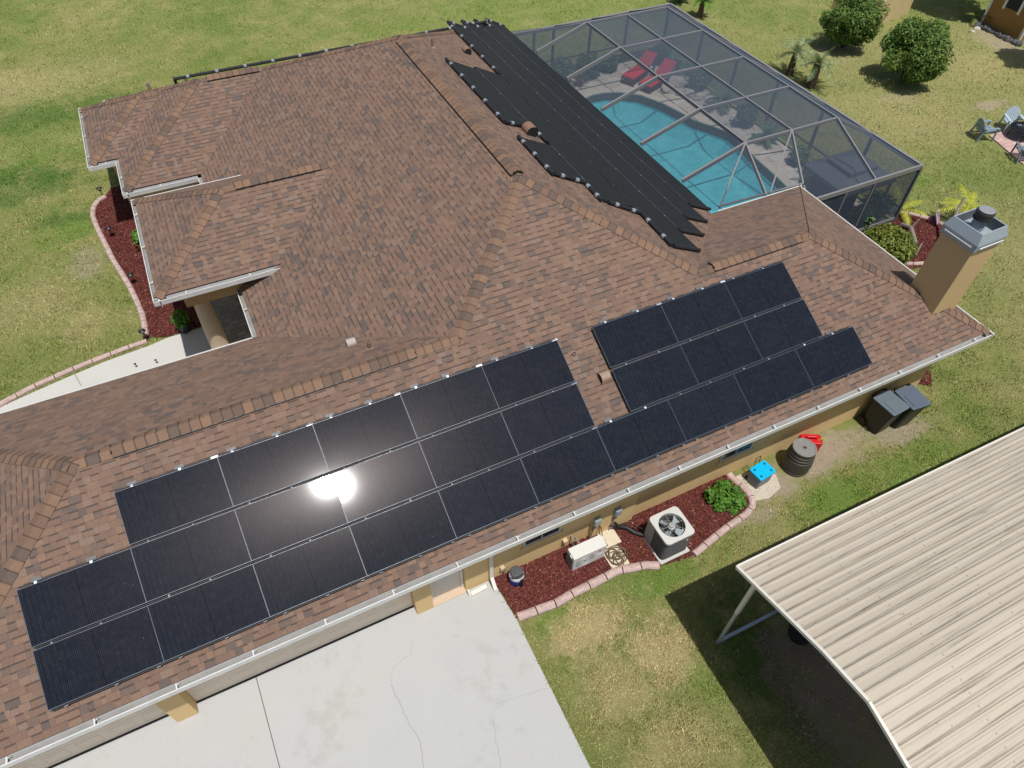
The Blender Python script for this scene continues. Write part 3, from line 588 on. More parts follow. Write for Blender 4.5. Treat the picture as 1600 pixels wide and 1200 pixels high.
MB().tube([(6.03, .71, 1.17), (6.03, .745, 1.17)], .03, 10).build('deadbolt', BLACK, dr); hd = MB().tube([(6.03, .70, 1.0), (6.03, .745, 1.0)], .035, 10).tube([(6.03, .70, 1.0), (6.13, .70, 1.0)], .014, 6); hd.build('door_handle', BLACK, dr)
MB().b2((5.9, .56, 0), (6.68, .9, .03)).build('door_step', plain('peach_concrete', (.55, .42, .30), .9), house)
for xa, xb, z0 in ((8.1, 8.92, 1.0), (13.36, 14.22, .95)):
    wdw = MB().b2((xa, .585, z0), (xb, .598, z0+1.15)).build('window', GLASS, house); f = MB()
    for lo, hi in (((xa-.05, z0-.05), (xb+.05, z0)), ((xa-.05, z0+1.15), (xb+.05, z0+1.2)), ((xa-.05, z0), (xa, z0+1.15)), ((xb, z0), (xb+.05, z0+1.15)), ((xa, z0+.56), (xb, z0+.60))): f.b2((lo[0], .565, lo[1]), (hi[0], .602, hi[1]))
    f.b2(((xa+xb)/2-.012, .575, z0), ((xa+xb)/2+.012, .584, z0+.56)); f.b2((xa, .575, z0+.27), (xb, .584, z0+.29))
    f.build('window_frame', plain('grey_window_frame', (.5, .5, .49), .5), wdw); MB().b2((xa-.12, .55, z0-.14), (xb+.12, .602, z0-.06)).build('window_sill', STUCCO, wdw)
wn2 = MB().b2((3.45, 15.775, .9), (3.95, 15.79, 2.0)).build('window', GLASS, house); MB().b2((3.38, 15.77, .83), (4.02, 15.785, .9)).b2((3.38, 15.77, 2.0), (4.02, 15.785, 2.07)).b2((3.38, 15.77, .9), (3.45, 15.785, 2.0)).b2((3.95, 15.77, .9), (4.02, 15.785, 2.0)).build('window_frame', WHITE, wn2)
# portico beam, columns, ceiling
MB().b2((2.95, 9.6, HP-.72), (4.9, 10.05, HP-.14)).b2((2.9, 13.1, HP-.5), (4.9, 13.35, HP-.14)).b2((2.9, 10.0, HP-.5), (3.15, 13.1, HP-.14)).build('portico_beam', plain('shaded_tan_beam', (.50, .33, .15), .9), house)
MB().b2((qx+.16, q0+.16, HP-.14), (xk, q1-.1, HP-.12)).build('portico_ceiling', FASC, house)
for yc in (10.05, 13.2):
    c = MB().lathe((3.28, yc, 0), [(.30, 0), (.30, .1), (.25, .16), (.245, .8), (.205, 2.25)], 32).build('column', plain('tan_column', (.55, .44, .31), .85), house, smooth=True)
    MB().b2((3.02, yc-.26, 2.25), (3.54, yc+.26, HP-.715)).build('capital', WHITE, c); MB().b2((2.95, yc-.33, .0), (3.61, yc+.33, .12)).build('plinth', FASC, c)
def downspout(x, y0, y1, foot):
    m = MB(); m.bar((x, y0, H-.12), (x, y1, H-.38), .08, .06); m.bar((x, y1, H-.36), (x, y1, .28), .08, .06, (0, 1, 0)); m.bar((x, y1, .30), (x, y1-.22, .06), .08, .06); m.build('downspout', FASC, house, bevel=.004)
downspout(7.27, .06, .54, 0)
dd = MB().bar((7.12, .48, .06), (6.75, .46, .05), .09, .07).box((7.0, .47, .055), (.02, .1, .09)).bar((6.72, .44, .02), (6.70, .53, .2), .05, .02); dd.build('drain_pipe', FASC, house)
# chimney
cx0, cx1, cy0, cy1 = 19.40, 20.28, .92, 1.78
chim = MB().b2((cx0, cy0, 2.2), (cx1, cy1, 4.96)).build('chimney', CHST, house, bevel=.01)
cpi = MB(); cp = MB(); cp.b2((cx0-.035, cy0-.035, 4.93), (cx1+.035, cy1+.035, 5.10)); ins = .035; zt = 5.37; o4 = [(cx0-.045, cy0-.045), (cx1+.045, cy0-.045), (cx1+.045, cy1+.045), (cx0-.045, cy1+.045)]; i4 = [(cx0+ins, cy0+ins), (cx1-ins, cy0+ins), (cx1-ins, cy1-ins), (cx0+ins, cy1-ins)]; i5 = [(cx0+ins+.02, cy0+ins+.02), (cx1-ins-.03, cy0+ins+.03), (cx1-ins-.03, cy1-ins-.03), (cx0+ins+.03, cy1-ins-.03)]
for i in range(4):
    k = (i+1) % 4
    cp.poly([(*o4[i], 5.13), (*o4[k], 5.13), (*i4[k], zt), (*i4[i], zt)]); cp.poly([(*i4[i], zt), (*i4[k], zt), (*i5[k], zt), (*i5[i], zt)]); cpi.poly([(*i5[i], zt), (*i5[k], zt), (*i5[k], 4.965), (*i5[i], 4.965)]); cp.poly([(*o4[k], 5.13), (*o4[i], 5.13), (*o4[i], 5.08), (*o4[k], 5.08)])
cp.box(((cx0+cx1)/2-.2, (cy0+cy1)/2+.1, 5.13), (.12, .2, .06)).box(((cx0+cx1)/2+.12, cy0+.25, 5.13), (.3, .1, .05)); cp.build('chimney_cap', GALV, chim); cpi.build('cap_inside', plain('shaded_steel_inside', (.15, .165, .175), .6), chim); MB().b2((cx0+.06, cy0+.06, 4.962), (cx1-.06, cy1-.06, 4.972)).build('cap_floor', plain('dark_cap_floor', (.10, .105, .10), .7), chim)  # cap interior coloured darker to read as a shaded hollow
sl_ = MB().b2((cx0-.075, cy0+.06, 5.03), (cx0-.06, cy1-.06, 5.06)).b2((cx0+.06, cy0-.075, 5.03), (cx1-.06, cy0-.06, 5.06)); sl_.build('vent_slot', WHITE, chim)
FX, FY = 19.84, 1.36
MB().lathe((FX, FY, 5.1), [(.15, -.1), (.15, .26), (.14, .27), (.14, .40)], 20).build('flue', GALV, chim, smooth=True)
MB().lathe((FX, FY, 5.44), [(.2, 0), (.2, .03), (.19, .03), (.19, .15), (.205, .15), (.2, .19), (.1, .205), (0, .21)], 28).build('flue_cap', plain('sooty_steel', (.05, .05, .052), .45, .4, dirt=.3, dcol=(.2, .2, .2)), chim, smooth=True)
MB().lathe((FX, FY, 5.66), [(.175, 0), (.16, .008), (0, .012)], 28).build('flue_lid', plain('dusty_grey_lid', (.24, .25, .26), .6), chim)
# roof vents
def hood(c, ang, mat, s=1.0, name='roof_vent'):
    c = Vector(c); m = MB(); R = Matrix.Rotation(ang, 3, 'Z'); n = 8
    pr = [(-.11*s, 0)]+[(-.11*s*math.cos(PI*i/n), .10*s+.09*s*math.sin(PI*i/n)) for i in range(n+1)]+[(.11*s, 0)]
    for i in range(len(pr)-1):
        q = [R @ Vector((pr[i][0], -.1*s, pr[i][1])), R @ Vector((pr[i+1][0], -.1*s, pr[i+1][1])), R @ Vector((pr[i+1][0], .12*s, pr[i+1][1])), R @ Vector((pr[i][0], .12*s, pr[i][1]))]; m.poly([c+a for a in q])
    o = m.poly([c+R @ Vector((a, .12*s, b)) for a, b in pr]).build(name, mat, ROOF)
    MB().poly([c+R @ Vector((a*.94, -.06*s, b*.94)) for a, b in reversed(pr)]).build('vent_opening', BLACK, ROOF) if name == 'x' else None
    m2 = MB().poly([c+R @ Vector((a*.93, -.098*s, b*.95)) for a, b in pr]); m2.build('vent_mouth', RUB, ROOF)
BRV = plain('brown_vent_paint', (.22, .125, .085), .7); LTV = plain('tan_vent_paint', (.32, .22, .16), .7)
hood((10.66, 2.15, Sz(2.15)-.03), -PI/2+.0, LTV, 1.0); hood((12.62, 9.55, H+P*(XM-12.62)-.02), 0, BRV, 1.5); hood((13.32, 15.4, H+P*(XM-13.32)-.02), 0, BRV, 1.1)
gz = H+P*(2*YG-5.24); hood((6.12, 5.24, gz-.03), -PI/2, plain('pale_vent', (.40, .36, .31), .7), .9)
pv = MB(); g2 = H+P*(2*YG-4.67)
for x, y, z, h_ in ((6.4, 4.67, g2, .26), (10.25, 2.75, Sz(2.75), .16), (11.93, 14.75, H+P*(XM-11.93), .3)):
    MB().lathe((x, y, z-.05), [(.045, 0), (.045, h_), (.035, h_), (.035, h_-.05)], 12).lathe((x, y, z-.05), [(.11, .03), (.06, .09)], 12).build('vent_pipe', plain('brown_vent_pipe', (.25, .17, .12), .7), ROOF)
# utilities belonging to the wall
# ------------------------------------------------------------------ solar panels
AX, PW, PH = 1.745, 1.743, .968; X0, U0, ROWH, D = -.4676, .4541, 1.0165, .12
FLASH = plain('grey_flashing', (.11, .11, .115), .5)
DULL = plain('dull_aluminium', (.25, .275, .31), .6)
eu, ev, en = Vector((1, 0, 0)), Vector((0, COSP, P*COSP)), nS.copy()
def ppos(x, u): return Vector((x, U0, Sz(U0)))+ev*u+en*D
ordn = ['leftmost', 'second from the left', 'third from the left', 'fourth from the left', 'fifth from the left', 'sixth from the left', 'seventh from the left', 'eighth from the left', 'ninth from the left', 'rightmost']
def spanel(x, u, label, clamps, top=True):
    L = ppos(x, u); o = thing('solar_panel', label, 'solar panel', L, 0, 'black solar panels on the near roof slope')
    tx, ty = random.gauss(0, .005), random.gauss(0, .006); M3 = Matrix((eu, ev, en)).transposed() @ Euler((tx, ty, 0)).to_matrix()
    o.rotation_euler = M3.to_euler(); ORG[o.name] = Vector((0, 0, 0)); hh = .035
    g = .003
    m = MB(); m.poly([(g+.002, .011, -.002), (PW-g-.002, .011, -.002), (PW-g-.002, PH-.011, -.002), (g+.002, PH-.011, -.002)], [(.01, .01), (PW-.01, .01), (PW-.01, PH-.01), (.01, PH-.01)]); m.build('cell_glass', PANEL, o, local=True)
    f = MB(); f.b2((g-.006, 0, -hh), (PW-g+.006, .012, 0)).b2((g-.006, PH-.012, -hh), (PW-g+.006, PH, 0)).b2((g-.006, .012, -hh), (g+.002, PH-.012, 0)).b2((PW-g-.002, .012, -hh), (PW-g+.006, PH-.012, 0)); f.b2((g, .012, -hh), (PW-g, PH-.012, -.03)); f.build('frame', FRAME, o, local=True)
    for cx_, big in clamps:
        k_ = 1.0 if top else .6
        c = MB(); c.box((cx_, PH+.014, -.012), (.13 if big else .035*k_+.012, .034*k_, .016)).box((cx_, PH-.004, .004), (.12 if big else .03*k_, .014*k_, .006)).box((cx_, PH+.026, -.05), (.03, .02, .07)); c.build('mounting_clamp', ALU if top else DULL, o, local=True)
    if top:
        for cx_, big in clamps:
            if not big: MB().b2((cx_-.09, PH+.0, -D+.012), (cx_+.07, PH+.11, -D+.022)).build('flashing', FLASH, o, local=True)
    return o
def clampset(): return [(.32+random.uniform(-.05, .05), False), (1.1+random.uniform(-.1, .1), False)]
for c in range(1, 6): spanel(X0+c*AX, 2*ROWH, f'black solar panel, {ordn[c-1] if c < 5 else "rightmost"} in the short upper row of the left-hand array', clampset()+[(1.70, True)])
for c in range(0, 6): spanel(X0+c*AX, ROWH, f'black solar panel, {ordn[c] if c < 5 else "rightmost"} in the middle row of the left-hand array', clampset()+([(1.70, True)] if c == 5 else []), c == 0)
for c in range(10): spanel(X0+c*AX, 0, f'black solar panel, {ordn[c]} in the long bottom row above the gutter', clampset()+([(1.72, True)] if c in (5,) else []), c in (6, 9))
XO = X0+11.3315
for r in (1, 2):
    for c in range(3): spanel(XO+c*AX, r*ROWH, f'black solar panel, {("left", "middle", "right")[c]} one in the {"lower" if r == 1 else "top"} row of the three-wide array by the chimney', clampset()+([(1.72, True)] if r == 2 and c < 2 else []), r == 2)
def rails(xa, xb, u, name='panel_rail'):
    a, b = ppos(xa, u)-en*.06, ppos(xb, u)-en*.06; m = MB().bar(a, b, .03, .05, tuple(en))
    return m
fr_ = thing('mounting_rail_set', 'dark mounting rails and feet under the black solar panels', 'mounting rails', ppos(6, 0)); rr = MB()
for xa, xb, u in ((X0, X0+10*AX, -.022), (X0, X0+10*AX, ROWH-.024), (X0, X0+6*AX, 2*ROWH-.024), (X0+AX, X0+6*AX, 3*ROWH-.03), (XO, XO+3*AX, 2*ROWH-.024), (XO, XO+3*AX, 3*ROWH-.03)):
    rr.bar(ppos(xa+.02, u)-en*.03, ppos(xb-.02, u)-en*.03, .016, .05, tuple(en))
rr.build('rail', RUB, fr_); ft = MB()
for c in range(10):
    for q in (.25, 1.0, 1.65): ft.box(ppos(X0+c*AX+q, -.03)-en*.012, (.06, .02, .012), Matrix((eu, ev, en)).transposed())
ft.build('rail_clip', DULL, fr_)
# ------------------------------------------------------------------ pool heating mats on the east slope
tE = Vector((0, 1, 0)); uE = Vector((-COSP, 0, P*COSP))  # up the slope
def epos(x, y, o=.05): return Vector((x, y, H+P*(XM-x)))+nE*o
def mat_strip(x_hi, x_lo, y0, y1, label, headers=()):
    o = thing('pool_heating_mat', label, 'heating mat', epos((x_hi+x_lo)/2, (y0+y1)/2, 0), 0, 'black pool heating mats on the roof')
    m = MB(); k = max(2, int((y1-y0)/.6))
    for i in range(k):
        ya_, yb_ = y0+(y1-y0)*i/k, y0+(y1-y0)*(i+1)/k; z0 = .06+.010*noise.noise((x_hi, ya_*1.3, 0)); z1 = .06+.010*noise.noise((x_hi, yb_*1.3, 0))
        a, b, c_, d = epos(x_lo, ya_, z0), epos(x_lo, yb_, z1), epos(x_hi, yb_, z1), epos(x_hi, ya_, z0); m.poly([a, b, c_, d])
    for p, q in ((0, 1),):
        m.poly([epos(x_lo, y0, .06), epos(x_hi, y0, .06), epos(x_hi, y0, .01), epos(x_lo, y0, .01)]); m.poly([epos(x_hi, y0, .06), epos(x_hi, y1, .06), epos(x_hi, y1, .01), epos(x_hi, y0, .01)]); m.poly([epos(x_hi, y1, .06), epos(x_lo, y1, .06), epos(x_lo, y1, .01), epos(x_hi, y1, .01)])
    m.build('mat', MAT, o)
    return o
def header(pts, o, step=.95, r=.045, clamps=True):
    m = MB(); m.tube(pts, r, 8); m.build('header_pipe', RUB, o)
    if not clamps: return
    for a, b in zip(pts, pts[1:]):
        a, b = Vector(a), Vector(b); L = (b-a).length; k = int(L/step); d = (b-a).normalized()
        for i in range(k+1):
            c = a+d*(L*(i+.5)/(k+1)); MB().tube([c-d*.05, c+d*.05], r*1.22, 8).build('pipe_clamp', DULL, o)
xs = [17.45, 16.55, 15.65, 14.75, 13.85, 12.85, 11.95]
def m_strap():
    m, t, b = newmat('dashed_strap'); y = t.n('SeparateXYZ', {0: t.pos()}).outputs[1]
    k = t.m('GREATER_THAN', t.m('FRACT', t.m('DIVIDE', y, .11)), .3); k2 = t.m('LESS_THAN', t.m('FRACT', t.m('DIVIDE', y, 1.2)), .05)
    c = t.mix(k, (.03, .03, .032), (.11, .11, .115)); c = t.mix(k2, c, (.3, .3, .3)); lk(t, b, Base_Color=c, Roughness=.6); return m
seam = m_strap()
names4 = ['lowest long strip beside the screened pool', 'second long strip up from the screened pool', 'third long strip up from the screened pool', 'uppermost long strip with a clamped header pipe']
for i in range(4):
    s_ = 10.33; y0 = xs[i]-s_+.12; y1 = (XM-xs[i])*-1+YM-.25
    o = mat_strip(xs[i+1]+.012, xs[i], y0, y1, 'black pool heating mat, '+names4[i])
    if i < 3 or True:
        st = MB()
        st.poly([epos(xs[i+1]+.012, y0+.05, .071), epos(xs[i+1]+.012, y1-.05, .071), epos(xs[i+1]-.012, y1-.05, .071), epos(xs[i+1]-.012, y0+.05, .071)])
        st.build('strap', seam, o)
    header([epos(xs[i+1]-.0, y1+.04, .06), epos(xs[i]-.05, y1+.04, .06)], o, .5, .05)
    header([epos(xs[i+1]+.02, y0-.05, .06), epos(xs[i]-.02, y0-.05, .06)], o, .8, .05, False)
    if i == 3:
        header([epos(13.80, 14.0, .07), epos(13.80, y1-.1, .07)], o, 1.0)
        header([epos(13.80, 4.5, .07), epos(13.86, 5.9, .07), epos(13.0, 6.15, .07)], o, .8)
o = mat_strip(12.92, 13.84, 6.2, 9.05, 'black pool heating mat, small middle strip between the brown hood vent and the ridge end'); header([epos(12.80, 6.15, .07), epos(12.80, 7.0, .07), epos(12.0, 7.1, .07)], o, .8)
o2 = mat_strip(12.0, 12.86, 7.1, 8.95, 'black pool heating mat, topmost small strip below the ridge end by the hood vent'); header([epos(11.93, 7.05, .07), epos(11.93, 8.95, .07)], o2, .9)
o3 = mat_strip(12.92, 13.84, 9.05, 13.95, 'black pool heating mat, middle strip above the brown hood vent'); header([epos(12.9, 9.1, .07), epos(12.82, 9.9, .07), epos(11.95, 9.75, .07)], o3, .9)
o4_ = mat_strip(12.0, 12.86, 9.8, 13.75, 'black pool heating mat, topmost strip with its clamped header near the ridge vent'); header([epos(11.93, 9.75, .07), epos(11.93, 13.75, .07)], o4_, .9)
for oo, x_, ya_, yb_ in ((o, 13.85, 6.2, 9.05), (o3, 13.85, 9.1, 13.9), (o4_, 12.89, 9.9, 13.7), (o2, 12.89, 7.1, 8.9)):
    st = MB(); st.poly([epos(x_+.012, ya_, .071), epos(x_+.012, yb_, .071), epos(x_-.012, yb_, .071), epos(x_-.012, ya_, .071)])
    st.build('strap', seam, oo)
# header pipe of the mats on the far (north) slope
NP = thing('header_pipe_run', 'black header pipe with pale clamps along the far roof edge', 'pipe', (10, 19.7, H+1.0)); yy = 19.75; zN = H+P*(YM-yy)+.22
header([(4.5, yy, zN), (15.9, yy, zN), (16.4, 20.5, zN-.28)], NP, .95, .055)
MB().b2((4.5, 19.8, H+P*(YM-19.8)-.02), (4.6, 19.9, zN)).b2((9, 19.8, H+P*(YM-19.8)-.02), (9.1, 19.9, zN)).b2((14, 19.8, H+P*(YM-19.8)-.02), (14.1, 19.9, zN)).build('pipe_support', RUB, NP)
for px, py in ((230, 130), (289, 119)):
    q = gp(px, py, H+.95); MB().lathe((q.x, q.y, H-.1), [(.06, 0), (.06, 1.05), (.04, 1.05), (.04, .9)], 10).build('vent_pipe', LTV, ROOF)
# ------------------------------------------------------------------ pool, deck, cage
dk = MB().flat(cage_rect, [pool], .05).build('pool_deck', DECK); tag(dk, 'pale travertine pool deck', kind='structure')
def offset(poly, d):
    out = []; n = len(poly)
    for i in range(n):
        a, b, c = Vector(poly[i-1]), Vector(poly[i]), Vector(poly[(i+1) % n]); t_ = ((b-a).normalized()+(c-b).normalized()).normalized(); nn = Vector((t_.y, -t_.x)); out.append((b.x+nn.x*d, b.y+nn.y*d))
    return out
area = sum(pool[i][0]*pool[(i+1) % len(pool)][1]-pool[(i+1) % len(pool)][0]*pool[i][1] for i in range(len(pool))); sg = 1 if area > 0 else -1
pin = offset(pool, -.45*sg)
bs = MB(); pz = -.85
for i in range(len(pool)):
    a, b = pool[i], pool[(i+1) % len(pool)]; bs.poly([(*a, .05), (*b, .05), (*b, -.4), (*a, -.4)]); bs.poly([(*a, -.4), (*b, -.4), (*pin[(i+1) % len(pool)], pz), (*pin[i], pz)])
bs.flat(pin, [], pz); tag(bs.build('pool_basin', BASIN), kind='structure')
wt = MB().flat(pool, [], -.22).build('pool_water', WATER); tag(wt, 'turquoise pool water', kind='structure')
po, pi_ = offset(pool, .30*sg), offset(pool, -.02*sg); cpg = MB()
for i in range(len(pool)):
    k = (i+1) % len(pool); cpg.poly([(*pi_[i], .085), (*pi_[k], .085), (*po[k], .085), (*po[i], .085)]); cpg.poly([(*po[i], .085), (*po[k], .085), (*po[k], .04), (*po[i], .04)]); cpg.poly([(*pi_[k], .085), (*pi_[i], .085), (*pi_[i], .03), (*pi_[k], .03)])
tag(cpg.build('pool_coping', plain('cream_coping', (.58, .52, .42), .8, var=.1)), kind='structure')
bl = MB(); SLATE = plain('dark_pool_tile', (.09, .085, .07), .7, var=.4, scale=9, bump=.01, bscale=20)
pt = offset(pool, -.012*sg)
for i in range(len(pool)):
    k = (i+1) % len(pool); bl.poly([(*pt[i], .03), (*pt[k], .03), (*pt[k], -.30), (*pt[i], -.30)])
tag(bl.build('pool_tile_band', SLATE), kind='structure')
pd_bed = [(17.5, 20.95), (25.45, 20.95), (25.45, 6.95), (24.9, 6.95), (24.75, 9.3), (25.0, 11.5), (24.75, 13.5), (24.9, 16.5), (24.3, 18.6), (25.0, 20.0), (22.0, 20.3), (17.5, 20.25)]
mulch(pd_bed, 1500); bpy.data.objects[-1] if False else None
# cage
ZE, ZT = H-.35, H+.75
cage = thing('pool_cage', 'grey screened pool enclosure with a dark frame and mansard roof', 'pool enclosure', (21.5, 13.5, 0))
xw, xe, ys_, yn = 17.75, 25.80, 6.68, 21.25; xt = [19.85, 21.70, 23.60]; yt = [18.65, 16.2, 13.7, 11.2, 8.85]
bm_ = MB()
def beam(a, b, wd=.048, ht=.12): bm_.bar(a, b, wd, ht)
for x in xt: beam((x, yt[0], ZT), (x, yt[-1], ZT))
for y in yt: beam((xt[0], y, ZT), (xt[2], y, ZT))
for y in yt: beam((xw-.1, y, H+.02), (xt[0], y, ZT), .06, .15); beam((xe, y, ZE), (xt[2], y, ZT))
for x in xt: beam((x, yn, ZE), (x, yt[0], ZT))
beam((xt[0], yt[-1], ZT), (17.85, 7.22, H+.03)); beam((xt[0], yt[-1], ZT), (19.52, 7.14, H+.03)); beam((xt[1], yt[-1], ZT), (19.68, 7.16, H+.03)); beam((xt[1], yt[-1], ZT), (20.95, 7.12, H+.02)); beam((xt[2], yt[-1], ZT), (23.76, ys_, ZE))
bm_.build('roof_beam', CAGE, cage, bevel=.008)
eb_ = MB(); eb_.bar((xw, yn, ZE), (xe, yn, ZE), .10, .12); eb_.bar((xe, yn, ZE), (xe, ys_, ZE), .10, .14); eb_.bar((xe, ys_, ZE), (20.92, ys_, ZE), .07, .16); eb_.bar((xw, yn, ZE), (xt[0], yt[0], ZT), .05, .1)
eb_.bar((20.95, ys_, ZE), (20.95, 7.1, H), .05, .1); eb_.bar((17.8, 7.24, H+.06), (20.95, 7.12, H+.06), .05, .06); eb_.build('eave_beam', CAGE, cage, bevel=.006)
def post(x, y): MB().b2((x-.045, y-.045, 0), (x+.045, y+.045, ZE)).build('post', CAGED, cage)
for y in [18.65, 16.2, 13.7, 11.2, 8.85, yn, ys_]: post(xe, y)
for x in [18.0, 18.9, 19.85, 21.7, 23.6]: post(x, yn)
pq = MB()
for x in (21.05, 22.55, 23.78): pq.b2((x-.025, ys_-.03, 0), (x+.025, ys_+.03, ZE))
pq.b2((20.4, ys_-.025, .10), (xe, ys_+.025, .22)); pq.build('wall_mullion', CAGE, cage)
pr = MB(); pr.b2((xe-.02, ys_, .55), (xe+.02, yn, .6)); pr.b2((xw, yn-.02, .75), (xe, yn+.02, .80)); pr.build('chair_rail', CAGED, cage)
ss = MB(); q_ = lambda *a: ss.poly(a)
t4 = [(xt[0], yt[0], ZT), (xt[2], yt[0], ZT), (xt[2], yt[-1], ZT), (xt[0], yt[-1], ZT)]
q_(*[(x, y, z-.0) for x, y, z in t4][::-1]); q_((xe, ys_, ZE), (xe, yn, ZE), t4[1], t4[2]); q_((xe, yn, ZE), (xw, yn, ZE), t4[0], t4[1]); q_((XM-.02, yn, ZE+.2), (XM-.02, 7.1, H+.07), t4[3], t4[0]); q_((XM-.02, 7.1, H+.07), (20.95, 7.1, H+.07), (xt[1], yt[-1], ZT), t4[3]); q_((20.95, 7.1, H+.07), (20.95, ys_, ZE), (23.76, ys_, ZE), t4[2], (xt[1], yt[-1], ZT)); q_((23.76, ys_, ZE), (xe, ys_, ZE), t4[2])
ss.build('roof_screen', SCREEN, cage)
for nm, a, b in (('wall_screen', (xe, ys_), (xe, yn)), ('wall_screen', (xe, yn), (xw, yn)), ('wall_screen', (20.4, ys_), (xe, ys_))): MB().poly([(*a, .1), (*b, .1), (*b, ZE), (*a, ZE)]).build(nm, SCREEN, cage)
# ------------------------------------------------------------------ carport
cz0, cyN, cxW, cxEnd = 3.32, -2.46, 10.68, 24.0
prof = [(cyN, 3.32), (-4.34, 3.95), (-5.20, 4.13), (-6.07, 3.90), (-7.9, 3.32)]
car = thing('carport', 'tan ribbed metal carport on open steel legs in the lower right corner', 'carport', (11.0, -5.2, 0))
def cprof(y):
    for (a, za), (b, zb) in zip(prof, prof[1:]):
        if b <= y <= a: return za+(zb-za)*(a-y)/(a-b)
    return prof[-1][1]
rb = MB(); ysq = []; y = cyN; sp = .19
while y > -7.8:
    ysq += [(y, 0), (y-sp+.062, 0), (y-sp+.044, .022), (y-sp+.018, .022)]; y -= sp
for (a, ha), (b, hb) in zip(ysq, ysq[1:]):
    rb.poly([(cxW, a, cprof(a)+ha), (cxW, b, cprof(b)+hb), (cxEnd, b, cprof(b)+hb), (cxEnd, a, cprof(a)+ha)])
rb.build('roof_sheet', CARP, car)
tr = MB()
for (a, za), (b, zb) in zip(prof, prof[1:]): tr.bar((cxW-.01, a, za+.0), (cxW-.01, b, zb+.0), .05, .07)
tr.bar((cxW, cyN+.01, 3.315), (cxEnd, cyN+.01, 3.315), .03, .05); tr.build('edge_trim', plain('cream_metal_trim', (.66, .62, .54), .45), car)
tr2 = MB()
for x in (11.04, 12.55, 14.1, 15.6, 17.1, 18.6, 20.1, 21.6, 23.1):
    for (a, za), (b, zb) in zip(prof, prof[1:]): tr2.bar((x, a, za-.06), (x, b, zb-.06), .06, .06)
tr2.build('roof_truss', GALV, car)
LEG = plain('pale_steel_leg', (.42, .44, .43), .45, .3)
for x in (11.04, 12.55, 14.1, 17.1, 20.1, 23.1):
    for y_ in (-2.74, -7.62): MB().b2((x-.03, y_-.03, .05), (x+.03, y_+.03, cprof(y_)-.05)).build('leg', LEG, car)
    MB().bar((x, -2.76, 2.75), (x, -3.45, 3.45), .05, .05).build('knee_brace', LEG, car)
for y_ in (-2.74, -7.62): MB().b2((11.0, y_-.035, 0), (23.2, y_+.035, .06)).build('base_rail', GALV, car)
MB().b2((11.0, -2.775, 1.55), (11.08, -2.705, 3.2)).build('leg_sleeve', plain('cream_metal_trim', (.66, .62, .54)), car)
car.rotation_euler.z = math.radians(-.7); car.location = Vector((cxW, cyN, 0))+Matrix.Rotation(math.radians(-.7), 3, 'Z') @ (Vector(car.location)-Vector((cxW, cyN, 0)))
# dark tub under the carport
tp = gp(1242, 995); tub = thing('black_tub', 'black plastic tub standing in the shade under the carport roof', 'tub', (tp.x+.1, tp.y, 0))
MB().lathe((tp.x+.1, tp.y, 0), [(.22, 0), (.30, .55), (.34, .56), (.34, .60), (.29, .60), (.24, .05), (0, .04)], 24).build('tub_body', plain('shaded_black_plastic', (.02, .02, .024), .5), tub, smooth=True)
MB().tube([(tp.x-.24, tp.y-.1, .58), (tp.x-.3, tp.y-.1, .5), (tp.x-.3, tp.y+.1, .5), (tp.x-.24, tp.y+.1, .58)], .015, 6).build('handle', BLACK, tub)
# ------------------------------------------------------------------ things along the south wall
# condenser
L = (11.32, -.34, 0); ac = thing('air_conditioner', 'square grey condenser with a round fan grille on top beside the pink curb', 'air conditioner', L)
MB().b2((10.92, -.76, .0), (11.72, .06, .07)).build('pad', plain('pale_concrete_pad', (.50, .49, .45), .9), ac, bevel=.01)
ACG = plain('grey_louvre', (.085, .085, .082), .5); ACT = plain('pale_grey_paint', (.54, .53, .49), .45)
def rrect(cx, cy, hx, hy, r, n=5):
    out = []
    for sx, sy, a0 in ((1, 1, 0), (-1, 1, 90), (-1, -1, 180), (1, -1, 270)):
        for k in range(n+1):
            a = math.radians(a0+90*k/n); out.append((cx+sx*(hx-r)+r*math.cos(a), cy+sy*(hy-r)+r*math.sin(a)))
    return out
bd = MB(); bd.prism(rrect(L[0], L[1], .345, .345, .09), .07, .56); bd.build('body', plain('dark_coil', (.05, .05, .05), .7), ac)
lv = MB()
for k in range(22):
    z = .10+k*.034; oa, ob = rrect(L[0], L[1], .362, .362, .095), rrect(L[0], L[1], .346, .346, .09)
    for i in range(len(oa)): j = (i+1) % len(oa); lv.poly([(*oa[i], z), (*oa[j], z), (*ob[j], z+.036), (*ob[i], z+.036)])
lv.build('louvre', ACG, ac)
MB().b2((L[0]-.375, L[1]+.1, .07), (L[0]-.352, L[1]+.36, .84)).build('service_panel', plain('mid_grey_panel', (.33, .33, .31), .5), ac)
tp_ = MB(); ring = [(L[0]+.30*math.cos(2*PI*k/48), L[1]+.30*math.sin(2*PI*k/48)) for k in range(48)]; sq = rrect(L[0], L[1], .385, .385, .10, 11)
tp_.flat(sq, [ring[::-1]], .885)
for lst, z0, z1, fl in ((sq, .83, .885, 1), (ring, .80, .885, -1)):
    for i in range(len(lst)):
        a, b = lst[i], lst[(i+1) % len(lst)]; q = [(*a, z0), (*b, z0), (*b, z1), (*a, z1)]; tp_.poly(q if fl > 0 else q[::-1])
tp_.build('top_cover', ACT, ac)
MB().lathe((L[0], L[1], .58), [(0, 0), (.297, 0), (.297, .25)], 32, False).build('fan_well', plain('fan_well_dark', (.085, .085, .085), .7), ac)
